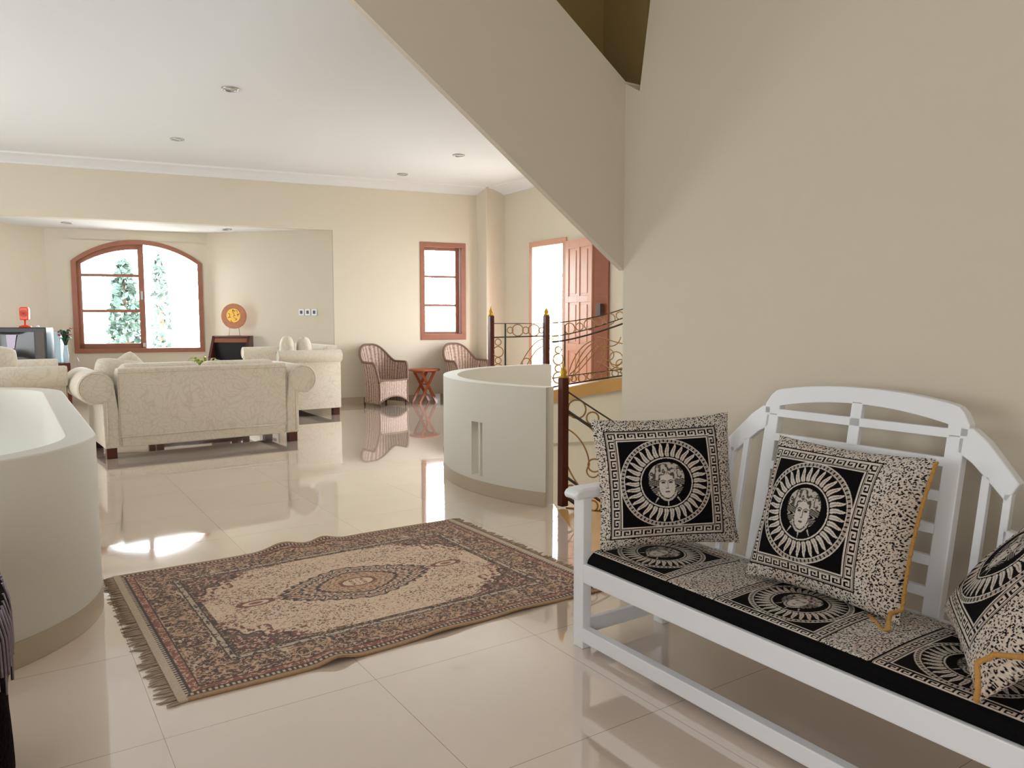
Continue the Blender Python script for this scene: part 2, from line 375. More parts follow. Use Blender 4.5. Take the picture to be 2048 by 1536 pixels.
fdir = Vector((1, -0.177, 0)).normalized()
def fs(x): return (x + 3.5) / fdir.x
WH = 0.16
wall('wall_far', (-3.5, FW(-3.5)), (6.95, FW(6.95)), 0, CZ, WH, holes=[(fs(-1.6), fs(4.2), -1, 2.66), (fs(5.56), fs(6.30), 1.0, 2.52)])
# bay walls
B0, B1, BR, BL = (0.55, 13.5), (2.75, 12.95), (4.2, 11.24 + 0.02), (-1.6, 12.26)
wall('wall_bay_right', B1, BR, 0, 2.7, 0.15); wall('wall_bay_left', BL, B0, 0, 2.7, 0.15)
bd = Vector((B1[0] - B0[0], B1[1] - B0[1], 0)); bl = bd.length; bd.normalize(); bn = Vector((-bd.y, bd.x, 0))
def bs(x): return (x - B0[0]) / bd.x
s0, s1, zb, zs, zt = bs(0.89), bs(2.645), 0.82, 2.20, 2.52
bw = wall('wall_bay_back', B0, B1, 0, 2.7, 0.15, holes=[(s0, s1, zb, zt)])
def arcpts(s0, s1, zs, zt, n=24):
    c = (s1 - s0) / 2; h = zt - zs; R = (c * c + h * h) / (2 * h); a = math.asin(c / R)
    return [((s0 + s1) / 2 + R * math.sin(t), zt - R + R * math.cos(t)) for t in np.linspace(-a, a, n)]
b = MB(); A = arcpts(s0, s1, zs, zt)
for i in range(len(A) - 1):
    b.prism([A[i], A[i + 1], (A[i + 1][0], zt + 0.01), (A[i][0], zt + 0.01)], (B0[0], B0[1], 0), bd, (0, 0, 1), bn, 0.15)
struct(b.build('wall_bay_arch', M['wall']))
# door wall with the column in the corner
DX = 6.85
wall('wall_door', (DX, 10.95), (DX, -2.0), 0, CZ, 0.18, holes=[(10.95 - 9.80, 10.95 - 8.86, -1, 2.50)])
b = MB(); b.box(6.50, 6.95, 10.52, 11.1, 0, CZ); struct(b.build('wall_corner_column', M['wall'], bevel=0.01))
wall('wall_left', (-3.5, -2.0), (-3.5, 12.8), 0, CZ, 0.15)
wall('wall_back', (7.0, -2.0), (-3.6, -2.0), 0, CZ, 0.15)
# right wall behind the bench, ends at Y=2.90; upper part stops earlier where the stair opening is
WX = 2.6
b = MB(); b.prism([(-2.0, 0), (2.90, 0), (2.90, 2.46), (2.80, 2.40), (2.735, 2.80), (2.70, CZ), (-2.0, CZ)], (WX, 0, 0), (0, 1, 0), (0, 0, 1), (1, 0, 0), 0.14)
struct(b.build('wall_right', M['wall']))
# stair flight rising to the left above the rug: solid parapet face, sloping slab and back shaped as a dark recess
band = lambda x: 1.55 + (2.6 - x) * 0.702          # lower edge
bt = lambda x: 2.47 + (2.6 - x) * 0.667            # upper edge
XE = -0.05
b = MB(); b.prism([(2.6, band(2.6)), (2.74, band(2.6)), (2.74, bt(2.6)), (2.6, bt(2.6)), (1.20, CZ), (XE, CZ), (XE, band(XE))], (0, 2.900, 0), (1, 0, 0), (0, 0, 1), (0, 1, 0), 0.035)
struct(b.build('wall_stair_parapet', M['wall']))
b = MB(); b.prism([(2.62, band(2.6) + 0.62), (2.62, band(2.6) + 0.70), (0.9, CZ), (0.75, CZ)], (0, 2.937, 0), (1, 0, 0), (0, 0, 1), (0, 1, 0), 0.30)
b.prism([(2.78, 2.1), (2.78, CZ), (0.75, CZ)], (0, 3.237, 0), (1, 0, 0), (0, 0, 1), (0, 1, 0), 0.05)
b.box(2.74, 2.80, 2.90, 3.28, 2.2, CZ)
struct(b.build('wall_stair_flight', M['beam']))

# cornice along the far and door walls
b = MB()
prof = [(0, 3.32), (0.035, 3.32), (0.05, 3.335), (0.09, 3.35), (0.20, 3.385), (0.30, 3.40), (0.32, CZ + 0.01), (0, CZ + 0.01)]
b.prism(prof, (-3.5, FW(-3.5), 0), (-0.174 * 1, -0.985, 0), (0, 0, 1), tuple(fdir), 10.2)
b.prism(prof, (DX, 10.6, 0), (-1, 0, 0), (0, 0, 1), (0, -1, 0), 12.0)
struct(b.build('trim_1', M['ceil']))
# skirtings
b = MB()
b.prism([(0, 0), (0.012, 0), (0.012, 0.10), (0, 0.10)], (4.2, FW(4.2), 0), (-0.174, -0.985, 0), (0, 0, 1), tuple(fdir), 2.36)
struct(b.build('baseboard_far', M['skirt']))
b = MB(); b.box(DX - 0.012, DX, 9.80, 10.52, 0, 0.10); b.box(DX - 0.012, DX, -2, 8.86, 0, 0.10); struct(b.build('baseboard_door', M['skirt']))
b = MB(); b.box(WX - 0.012, WX, -2, 2.90, 0, 0.10); struct(b.build('baseboard_right', M['skirt']))

# left parapet (capsule) and its well
b = MB(); extrude_ring(b, capsule(0.75, n=60), capsule(0.63, n=60), 0.0, 0.79); struct(b.build('wall_left_parapet', M['parapet'], bevel=0.008))
b = MB(); extrude_ring(b, capsule(0.753, n=90), capsule(0.751, n=90), 0.001, 0.10); struct(b.build('baseboard_left_parapet', M['skirt']))
b = MB(); extrude_ring(b, capsule(0.75), capsule(0.631), -3.0, 0.0); struct(b.build('wall_left_well', M['white_wall']))
# right parapet (arc)
def arc(r, a0, a1, n=48): return [(SC[0] + r * math.cos(math.radians(a)), SC[1] + r * math.sin(math.radians(a))) for a in np.linspace(a0, a1, n)]
PH = 0.835
AA0, AA1 = 207.5, 80
slot = []
b = MB()
# body split so that the narrow light slots stay open
def seg(a0, a1, z0, z1, n=12): extrude_ring(b, arc(SR, a0, a1, n), arc(SR - 0.12, a0, a1, n), z0, z1, closed=False)
S1 = (186.3, 181.2); S2 = (147.5, 144.5)
seg(AA0, S1[0], 0.0, PH, 40); seg(S1[1], S2[0], 0.0, PH, 60); seg(S2[1], AA1, 0.0, PH, 100)
for S in (S1, S2): seg(S[0], S[1], 0.0, 0.13, 4); seg(S[0], S[1], 0.54, PH, 4)
o = struct(b.build('wall_right_parapet', M['parapet'], fix=False))
b = MB(); sa = (S1[0] + S1[1]) / 2
extrude_ring(b, arc(SR - 0.02, sa + 0.6, sa - 0.3, 4), arc(SR - 0.10, sa + 0.6, sa - 0.3, 4), 0.13, 0.54, closed=False); struct(b.build('trim_2', M['parapet']))
b = MB(); extrude_ring(b, arc(SR + 0.005, AA0, 95, 160), arc(SR + 0.001, AA0, 95, 160), 0.001, 0.10, closed=False); struct(b.build('baseboard_right_parapet', M['skirt']))
# wall of the stair shaft below the floor and behind the upper flight
b = MB(); extrude_ring(b, arc(SR, 208, -75, 90), arc(SR - 0.1, 208, -75, 90), -3.0, -0.001, closed=False); struct(b.build('wall_stair_shaft', M['wall']))
b = MB(); b.box(-4.2, 7.5, -3, 14, -3.1, -3.0); struct(b.build('floor_lower', M['wall']))
b = MB(); b.box(-4.3, -4.2, -3, 14, -3.1, -0.01); struct(b.build('wall_lower_left', M['wall']))  # lower walls added to keep sky light from under the floor
b = MB(); b.box(7.4, 7.5, -3, 14, -3.1, -0.01); struct(b.build('wall_lower_right', M['wall']))
b = MB(); b.box(-4.3, 7.5, 13.9, 14, -3.1, -0.01); struct(b.build('wall_lower_far', M['wall']))
b = MB(); b.box(-4.3, 7.5, -3, -2.9, -3.1, -0.01); struct(b.build('wall_lower_back', M['wall']))
b = MB(); b.box(6.85, 7.5, -3, 14, -0.12, -0.01); b.box(-4.3, -3.5, -3, 14, -0.12, -0.01); b.box(-3.5, 6.85, -3, -2.0, -0.12, -0.01); b.prism([(-3.5, 12.6), (-1.6, 12.26), (0.55, 13.5), (2.8, 12.96), (4.2, 11.25), (6.85, 10.8), (6.85, 14), (-3.5, 14)], (0, 0, -0.12), (1, 0, 0), (0, 1, 0), (0, 0, 1), 0.11); struct(b.build('sky_block_rim', M['wall']))  # rim added to close the sky gap between floor and lower walls

# ---------------------------------------------------------------- windows and door
def frame_window_far():
    root = struct(empty('window_1', (5.56, FW(5.56), 0)), 'narrow wood-framed window with three stacked panes above the wicker chairs', 'window')
    root.rotation_euler = (0, 0, math.atan2(fdir.y, fdir.x)); L = (6.30 - 5.56) / fdir.x
    f = MB(); w_ = 0.075
    for z0, z1 in ((0.98, 1.0 + w_), (2.54 - w_, 2.54)): f.box(-0.01, L + 0.01, -0.015, 0.16, z0, z1)
    for x0, x1 in ((-0.01, w_ - 0.01), (L + 0.01 - w_, L + 0.01)): f.box(x0, x1, -0.015, 0.16, 1.0 + w_, 2.54 - w_)
    f.build('window_frame', M['winwood'], root, bevel=0.004)
    s = MB(); x0, x1, z0, z1 = w_, L - w_ - 0.05, 1.0 + w_, 2.54 - w_
    s.box(x0 - 0.01, x0 + 0.02, 0.09, 0.13, z0, z1); s.box(x1 - 0.01, x1 + 0.055, 0.09, 0.13, z0, z1); s.box(x0, x1, 0.09, 0.13, z0, z0 + 0.035); s.box(x0, x1, 0.09, 0.13, z1 - 0.045, z1)
    for k in (1, 2): zz = z0 + (z1 - z0) * k / 3; s.box(x0, x1, 0.10, 0.12, zz - 0.018, zz + 0.018)
    sh = s.build('window_sash', M['winwood'], root, bevel=0.002)
    g = MB(); g.box(x0, x1, 0.108, 0.112, z0 + 0.02, z1 - 0.02); g.build('pane', M['glass'], sh)
frame_window_far()
def arch_window():
    root = struct(empty('window_2', (B0[0], B0[1], 0)), 'wide arched wood window of the bay, left sash of three panes shut, right half open', 'window')
    root.rotation_euler = (0, 0, math.atan2(bd.y, bd.x))
    w_ = 0.08
    out = arcpts(s0, s1, zs, zt, 30)
    def ringpoly(b, x0, x1, zb_, zs_, zt_, w_, y0, y1, n=30):
        O = [(x0, zb_)] + arcpts(x0, x1, zs_, zt_, n) + [(x1, zb_)]
        I = [(x0 + w_, zb_ + w_)] + arcpts(x0 + w_, x1 - w_, zs_ - w_ * 0.25, zt_ - w_, n) + [(x1 - w_, zb_ + w_)]
        m = len(O)
        for k in range(m):
            j = (k + 1) % m
            b.prism([O[k], O[j], I[j], I[k]], (0, 0, 0), (1, 0, 0), (0, 0, 1), (0, 1, 0), y1 - y0) if False else b.prism([O[k], O[j], I[j], I[k]], (0, y0, 0), (1, 0, 0), (0, 0, 1), (0, 1, 0), y1 - y0)
    f = MB(); ringpoly(f, s0 - 0.02, s1 + 0.02, zb - 0.03, zs, zt + 0.02, 0.07, -0.02, 0.15); f.build('window_frame', M['winwood'], root)
    # left sash
    x0 = s0 + 0.05; xm = (s0 + s1) / 2 + 0.03
    arcf = arcpts(s0 + 0.05, s1 - 0.05, zs, zt - 0.05, 61)
    la = [p for p in arcf if p[0] <= xm + 0.001]
    b = MB(); y0, y1 = 0.03, 0.075; sw = 0.075
    for k in range(len(la) - 1):
        (xa, za), (xb, zb2) = la[k], la[k + 1]; b.prism([(xa, za - sw), (xb, zb2 - sw), (xb, zb2), (xa, za)], (0, y0, 0), (1, 0, 0), (0, 0, 1), (0, 1, 0), y1 - y0)
    b.box(x0, x0 + sw * 0.8, y0, y1, zb + 0.04, la[0][1]); b.box(xm - sw * 0.5, xm + sw * 0.6, y0, y1, zb + 0.04, la[-1][1]); b.box(x0, xm, y0, y1, zb + 0.04, zb + 0.04 + sw)
    for zz in (1.44, 1.99): b.box(x0, xm, y0 + 0.01, y1 - 0.01, zz - 0.022, zz + 0.022)
    sh = b.build('window_sash', M['winwood'], root)
    for k, (za, zc) in enumerate(((zb + 0.1, 1.42), (1.46, 1.97))):
        g = MB(); g.box(x0 + 0.04, xm - 0.03, 0.05, 0.054, za, zc); g.build('pane', M['glass'], sh)
    g = MB(); g.prism([(x0 + 0.04, 2.01), (xm - 0.03, 2.01)] + [(x, z - 0.05) for x, z in la[::-1] if x0 + 0.04 < x < xm - 0.03], (0, 0.05, 0), (1, 0, 0), (0, 0, 1), (0, 1, 0), 0.004); g.build('pane', M['glass'], sh)
    h = MB(); h.box(xm - 0.01, xm + 0.02, y0 - 0.02, y0, 1.62, 1.75); h.box(xm - 0.005, xm + 0.03, y0 - 0.02, y0, zb + 0.06, zb + 0.12); h.build('window_latch', M['metal'], sh)
arch_window()

def door():
    root = struct(empty('door_1', (DX, 8.86, 0)), 'panelled wooden door standing open against the wall beyond the staircase', 'door')
    f = MB(); w_ = 0.085   # local: x toward room -, y along wall
    f.box(-0.02, 0.18, 0.94 - w_, 0.94, 0, 2.50 - w_); f.box(-0.02, 0.18, 0.0, w_, 0, 2.50 - w_); f.box(-0.02, 0.18, 0, 0.94, 2.50 - w_, 2.50)
    f.build('door_frame', M['doorwood'], root, bevel=0.004)
    def leaf(p, q, m, th=0.04, handle=False):
        p = Vector((p[0] - DX, p[1] - 8.86, 0)); q = Vector((q[0] - DX, q[1] - 8.86, 0)); d = q - p; L = d.length; d.normalize(); n = Vector((-d.y, d.x, 0))
        if n.x > 0: n = -n
        b = MB(); z0, z1 = 0.02, 2.44
        xs = [0, 0.09, L / 2 - 0.035, L / 2 + 0.035, L - 0.09, L]; zc = [z0, 0.20, 0.72, 0.82, 1.46, 1.56, 2.32, z1]
        zc = [z0, 0.2, 0.86, 0.96, 1.55, 1.64, 2.32, z1]
        for i in range(5):
            for j in range(7):
                panel = i in (1, 3) and j in (1, 3, 5)
                t = 0.012 if panel else 0.0
                b.prism([(xs[i], zc[j]), (xs[i + 1], zc[j]), (xs[i + 1], zc[j + 1]), (xs[i], zc[j + 1])], p - n * t, d, (0, 0, 1), -n, th - 2 * t)
                if panel:
                    e = 0.035
                    b.prism([(xs[i] + e, zc[j] + e), (xs[i + 1] - e, zc[j] + e), (xs[i + 1] - e, zc[j + 1] - e), (xs[i] + e, zc[j + 1] - e)], p - n * 0.003, d, (0, 0, 1), -n, 0.01)
        return b.build('door_leaf', m, root, bevel=0.002)
    leaf((DX - 0.03, 8.86), (6.73, 8.15), M['doorwood'])
    l2 = leaf((6.75, 8.13), (6.81, 7.90), M['wood'])
    h = MB(); h.box(6.70 - DX, 6.76 - DX, 7.93 - 8.86, 8.01 - 8.86, 1.36, 1.52); h.build('door_handle', M['black'], root)
door()

# ---------------------------------------------------------------- staircase: upper flight, lower treads, railing
def helix(r, z0, slope, a0, a1, n=40):
    """z = z0 + slope*(a0-angle)  (degrees)"""
    return [(SC[0] + r * math.cos(math.radians(a)), SC[1] + r * math.sin(math.radians(a)), z0 + slope * abs(a - a0)) for a in np.linspace(a0, a1, n)]
def upz(a): return 0.565 + (80 - a) * 0.0040
def stairs():
    root = empty('staircase', (SC[0], SC[1], 0)); C0 = Vector((SC[0], SC[1], 0))
    tag(root, 'curved staircase with ochre stone edge rising behind the bench wall', 'staircase')
    root['kind'] = 'structure'
    b = MB(); As = np.linspace(108, -60, 60)
    for k in range(len(As) - 1):
        a, c = math.radians(As[k]), math.radians(As[k + 1]); zt0, zt1 = upz(As[k]), upz(As[k + 1])
        ri, ro = 1.44, 1.60
        P = lambda r, t, z: (r * math.cos(t), r * math.sin(t), z)
        vs = [P(ri, a, zt0 - 0.125), P(ro, a, zt0 - 0.125), P(ro, a, zt0), P(ri, a, zt0), P(ri, c, zt1 - 0.125), P(ro, c, zt1 - 0.125), P(ro, c, zt1), P(ri, c, zt1)]
        b.add(vs, [(0, 1, 2, 3), (7, 6, 5, 4), (0, 4, 5, 1), (1, 5, 6, 2), (2, 6, 7, 3), (3, 7, 4, 0)])
    b.build('stringer', M['ochre'], root, fix=True)
    b = MB()
    extr = []
    # solid wall below the stringer
    for k in range(len(As) - 1):
        a, c = math.radians(As[k]), math.radians(As[k + 1])
        P = lambda r, t, z: (r * math.cos(t), r * math.sin(t), z)
        ri, ro = 1.47, 1.58
        vs = [P(ri, a, 0), P(ro, a, 0), P(ro, a, upz(As[k]) - 0.12), P(ri, a, upz(As[k]) - 0.12), P(ri, c, 0), P(ro, c, 0), P(ro, c, upz(As[k + 1]) - 0.12), P(ri, c, upz(As[k + 1]) - 0.12)]
        b.add(vs, [(0, 1, 2, 3), (7, 6, 5, 4), (0, 4, 5, 1), (1, 5, 6, 2), (2, 6, 7, 3), (3, 7, 4, 0)])
    b.build('stringer_wall', M['wall'], root)
    # lower treads going down from the newel post
    for k in range(9):
        a0, a1 = 211 + k * 12, 211 + (k + 1) * 12; z = -0.02 - 0.165 * k
        pts = [(1.46 * math.cos(math.radians(a)), 1.46 * math.sin(math.radians(a))) for a in np.linspace(a0, a1, 5)] + [(0.45 * math.cos(math.radians(a)), 0.45 * math.sin(math.radians(a))) for a in np.linspace(a1, a0, 5)]
        t = MB(); t.prism(pts, (0, 0, z - 0.14), (1, 0, 0), (0, 1, 0), (0, 0, 1), 0.14); t.build('tread', M['wall'] if k else M['ochre'], root)
    # ochre landing wedge between floor edge and stair
    t = MB(); pts = [(x - SC[0], y - SC[1]) for x, y in [(2.69, 3.0), (2.69, 3.36), (2.83, 3.58), (2.97, 3.86), (3.09, 4.10), (3.14, 4.21), (3.30, 4.0), (3.42, 3.86), (3.6, 3.65), (3.9, 3.35), (3.6, 3.0)]]
    t.prism(pts, (0, 0, -0.14), (1, 0, 0), (0, 1, 0), (0, 0, 1), 0.125); t.build('landing', M['ochre'], root)
stairs()
# ---- railings
class Multi:
    """every call makes one part of its own under root"""
    def __init__(s, root): s.root = root
    def tube(s, pts, r, n=8, closed=False):
        pts = list(pts); thick = r >= 0.006 and not closed and len(pts) > 20
        MB().tube(pts, r, n, closed).build('ring' if closed else ('rail_bar' if thick else 'scroll'), M['black'] if thick else M['bronze'], s.root)
    def bar(s, a, c, w_, h): MB().bar(a, c, w_, h).build('upright_bar', M['black'], s.root)
    def ring(s, *a): MB().ring(*a).build('ring', M['bronze'], s.root)
def railing():
    root = empty('stair_railing', (SC[0], SC[1], 0)); S = Vector((SC[0], SC[1], 0))
    tag(root, 'gilded iron stair railing of rings and scrolls between dark red posts', 'railing')
    def post(x, y, z0, z1, w_, fin=True):
        p = MB(); p.box(x - w_ / 2 - S.x, x + w_ / 2 - S.x, y - w_ / 2 - S.y, y + w_ / 2 - S.y, z0, z1)
        o = p.build('post', M['darkwood'], root, bevel=0.004)
        f = MB(); f.lathe([(w_ * 0.55, 0), (w_ * 0.62, 0.012), (w_ * 0.35, 0.022), (w_ * 0.48, 0.04), (w_ * 0.30, 0.062), (w_ * 0.10, 0.085), (0.001, 0.11)], (x - S.x, y - S.y, z1), 12)
        f.build('finial', M['gold'], o); return o
    p1 = (4.40, 7.03); p2 = (4.80, 6.56); pn = (3.20, 4.17)
    post(*p1, 0, 1.345, 0.052); post(*p2, 0, 1.345, 0.056); post(*pn, 0.0, 0.90, 0.055)
    # straight panel p1 -> p2
    def bars(name, segs, m):
        for a, c, w_ in segs: b = MB(); b.bar(Vector(a) - S, Vector(c) - S, w_, w_); b.build(name, m, root)
    a = Vector((*p1, 0)); c = Vector((*p2, 0)); d = (c - a); L = d.length; d.normalize(); n = Vector((-d.y, d.x, 0)); Z = lambda p, z: Vector((p.x, p.y, z))
    bars('rail_bar', [(Z(a, 1.262), Z(c, 1.262), 0.008), (Z(a, 1.11), Z(c, 1.13), 0.014), (Z(a + d * 0.16, 0.3), Z(a + d * 0.16, 1.262), 0.014), (Z(a, 0.3), Z(c, 0.3), 0.014)], M['black'])
    b = Multi(root)
    for k, (s_, r) in enumerate(((0.215, .033), (0.30, .062), (0.39, .036), (0.48, .062), (0.565, .03))):
        b.ring(Z(a + d * s_, 1.19 + 0) - S, r, 0.006, n, 20, 5)
    for k, (z, r) in enumerate(((1.06, .035), (0.955, .058), (0.86, .034), (0.765, .058), (0.67, .034), (0.575, .058), (0.48, .034), (0.38, .055))): b.ring(Z(a + d * 0.08, z) - S, r, 0.006, n, 20, 5)
    b.tube([Z(a + d * (0.20 + 0.4 * t), 0.55 + 0.55 * math.sin(t * PI / 2)) - S for t in np.linspace(0, 1, 12)], 0.0055, 5)
    b.tube([Z(a + d * (0.30 + 0.3 * t), 0.60 + 0.42 * math.sin(t * PI / 2)) - S for t in np.linspace(0, 1, 12)], 0.0055, 5)
    b.ring(Z(a + d * 0.40, 0.84) - S, 0.05, 0.006, n, 20, 5)
    # helical flight rail from p2 up to the right
    R = 1.52
    H = lambda ang, z: Vector((R * math.cos(math.radians(ang)), R * math.sin(math.radians(ang)), z))
    A = np.linspace(79, 20, 40)
    top = lambda t: 1.27 + 0.115 * max(0, (79 - t) / 29) ** 2 + 0.03 * (79 - t) / 29
    mid = lambda t: 1.07 + 0.19 * max(0, (79 - t) / 29) ** 1.5
    lo1 = lambda t: 0.685 + 0.0030 * (79 - t); lo0 = lambda t: upz(t) + 0.02
    b = Multi(root)
    b.tube([H(t, top(t)) for t in A], 0.006, 6); b.tube([H(t, mid(t)) for t in A], 0.010, 6); b.tube([H(t, lo1(t)) for t in A], 0.006, 6); b.tube([H(t, lo0(t)) for t in A], 0.009, 6)
    b.tube([H(t, mid(t) + 0.06) for t in A], 0.006, 5)
    b.bar(H(73.5, lo0(73.5)), H(73.5, top(73.5) - 0.03), 0.012, 0.012)
    b.bar(H(38, lo0(38)), H(38, top(38)), 0.012, 0.012)
    b = Multi(root)
    def hr(t, z, r, th=0.006):  # ring lying in the cylinder surface
        k = math.degrees(1 / R)
        b.tube([H(t + k * r * math.cos(u), z + r * math.sin(u)) for u in np.linspace(0, 2 * PI, 20, endpoint=False)], th, 5, closed=True)
    t = 71.5; i = 0
    while t > 34:
        r = (0.058, 0.04)[i % 2]; zc = (top(t) + mid(t)) / 2 + 0.02
        if top(t) - mid(t) < 2 * r: r = (top(t) - mid(t)) / 2
        hr(t, zc, r); t -= math.degrees((r + (0.04, 0.058)[i % 2]) / R) + 0.4; i += 1
    z = 1.02; i = 0
    while z > lo0(76) + 0.05:
        r = (0.036, 0.058)[i % 2]; hr(76.3, z - r, r); z -= 2 * r + 0.004; i += 1
    t = 73; i = 0
    while t > 34:
        r = (0.05, 0.032)[i % 2]; hr(t, (lo1(t) + lo0(t)) / 2 + (0, .005)[i % 2], min(r, (lo1(t) - lo0(t)) / 2)); t -= math.degrees((r + (0.032, 0.05)[i % 2]) / R) + 0.3; i += 1
    # large scrolls
    def sc_(pts, th=0.006): b.tube([H(a_, z_) for a_, z_ in pts], th, 5)
    def bez(p, n_=18):
        out = []; 
        for u in np.linspace(0, 1, n_):
            q = [(1 - u) ** 3, 3 * u * (1 - u) ** 2, 3 * u * u * (1 - u), u ** 3]; out.append((sum(q[k] * p[k][0] for k in range(4)), sum(q[k] * p[k][1] for k in range(4))))
        return out
    for off in (0, 2.2):
        sc_(bez([(72.5 - off, 0.66), (71 - off, 0.85), (68 - off, 1.02), (62 - off, 1.08)])); sc_(bez([(71.5 - off, 0.72), (68 - off, 0.78), (64 - off, 0.95), (60 - off, 1.05)]))
    sc_(bez([(62, 0.72), (58, 0.80), (56, 0.95), (57, 1.08)])); sc_(bez([(60, 1.12), (56, 1.10), (53, 1.06), (48, 1.04)])); sc_(bez([(60, 1.02), (56, 1.03), (52, 0.98), (50.5, 1.12)]))
    hr(55.6, 0.93, 0.062); hr(52.4, 0.89, 0.072); hr(50.5, 0.83, 0.05)
    sc_(bez([(60, 0.86), (56, 0.80), (53, 0.74), (48, 0.73)])); sc_(bez([(59, 0.72), (56, 0.74), (53, 0.78), (49, 0.86)])); sc_(bez([(55, 0.88), (54.5, 0.80), (52, 0.76), (49, 0.80)]))
    for o_ in (-11, -22):
        hr(55.6 + o_, 0.98, 0.062); hr(52.4 + o_, 0.93, 0.072); sc_(bez([(60 + o_, 0.86), (56 + o_, 0.80), (53 + o_, 0.78), (48 + o_, 0.80)]))
    # descending rail from newel, near side
    R2 = 1.50
    H2 = lambda ang, z: Vector((R2 * math.cos(math.radians(ang)), R2 * math.sin(math.radians(ang)), z))
    A = np.linspace(211, 275, 40); sl = 0.0160
    f = lambda z0: (lambda t: z0 - sl * (t - 211))
    t1, t0, bt1, bt0 = f(0.82), f(0.685), f(0.215), f(0.075)
    b = Multi(root); b.tube([H2(t, t1(t)) for t in A], 0.006, 6); b.tube([H2(t, t0(t)) for t in A], 0.011, 6); b.tube([H2(t, bt1(t)) for t in A], 0.010, 6); b.tube([H2(t, bt0(t)) for t in A], 0.014, 6)
    for t in (232, 254): b.bar(H2(t, bt0(t)), H2(t, t1(t)), 0.012, 0.012)
    b = Multi(root)
    def hr2(t, z, r, th=0.0062):
        k = math.degrees(1 / R2); b.tube([H2(t + k * r * math.cos(u), z + r * math.sin(u)) for u in np.linspace(0, 2 * PI, 22, endpoint=False)], th, 5, closed=True)
    t = 214.5; i = 0
    while t < 268:
        r = (0.064, 0.042)[i % 2]; hr2(t, (t1(t) + t0(t)) / 2 - (0.01, 0)[i % 2], r); t += math.degrees(0.112 / R2); i += 1
    for o_ in (0, 24):
        g = lambda pts: b.tube([H2(a_ + o_, z_ - sl * o_) for a_, z_ in pts], 0.006, 5)
        g(bez([(211, 0.64), (214, 0.65), (217, 0.60), (219, 0.54)])); g(bez([(211, 0.55), (215, 0.53), (218, 0.40), (218, 0.30)])); g(bez([(211, 0.34), (213, 0.22), (215, 0.14), (218, 0.08)]))
        g(bez([(218, 0.30), (216, 0.24), (219, 0.18), (220.5, 0.24)])); hr2(219.4 + o_, 0.30 - sl * o_, 0.045)
    t = 213; 
    while t < 268: hr2(t, (bt1(t) + bt0(t)) / 2, 0.036); t += 3.0
railing()

# ---------------------------------------------------------------- ceiling lights, switches
dls = [(1.825, 7.42, CZ), (1.785, 9.79, CZ), (4.97, 8.72, CZ), (4.92, 10.28, CZ), (0.80, 12.61, 2.68), (2.87, 12.17, 2.68)]
dlab = ['round recessed ceiling light nearest the camera, over the main room', 'recessed ceiling light between the nearest one and the bay opening', 'recessed ceiling light beside the slanting stair wall',
        'recessed ceiling light above the narrow window', 'recessed light in the low bay ceiling above the left of the arched window', 'recessed light in the low bay ceiling above the brown cabinet']
proto = None
for (x, y, z), lb in zip(dls, dlab):
    if proto is None:
        proto = empty('ceiling_light', (x, y, z))
        b = MB(); b.ring((0, 0, -0.004), 0.068, 0.012, (0, 0, 1), 28, 8); b.build('trim_ring', M['metal'], proto)
        b = MB(); b.lathe([(0.001, -0.001), (0.058, -0.001), (0.058, -0.004), (0.001, -0.004)], (0, 0, 0), 24); b.build('reflector', mat('lamp_reflector', lin(200, 198, 190), 0.3), proto)
        o = proto
    else: o = copy_tree(proto)
    o.location = (x, y, z); tag(o, lb, 'ceiling light', 'recessed ceiling lights')
wd = (Vector((*BR, 0)) - Vector((*B1, 0))).normalized(); wnrm = Vector((wd.y, -wd.x, 0))
ang = math.atan2(wd.y, wd.x); sp = None
for k, (x, y, lb) in enumerate(((3.835, 11.67, 'left of the three wall switches on the slanting bay wall'), (3.905, 11.585, 'middle of the three wall switches on the slanting bay wall'), (3.98, 11.50, 'right of the three wall switches on the slanting bay wall'))):
    if sp is None:
        sp = empty('wall_switch', (0, 0, 0))
        b = MB(); b.box(-0.045, 0.045, -0.012, 0.0, -0.05, 0.05); b.build('switch_plate', M['white'], sp, bevel=0.004)
        b = MB(); b.box(-0.02, 0.02, -0.017, -0.011, -0.025, 0.025); b.build('rocker', M['switchgrey'], sp)
        o = sp
    else: o = copy_tree(sp)
    t = (Vector((x, y, 0)) - Vector((*B1, 0))).dot(wd); p = Vector((*B1, 0)) + wd * t + wnrm * 0.002
    o.location = (p.x, p.y, 1.42); o.rotation_euler = (0, 0, ang); tag(o, lb, 'light switch', 'wall switches')

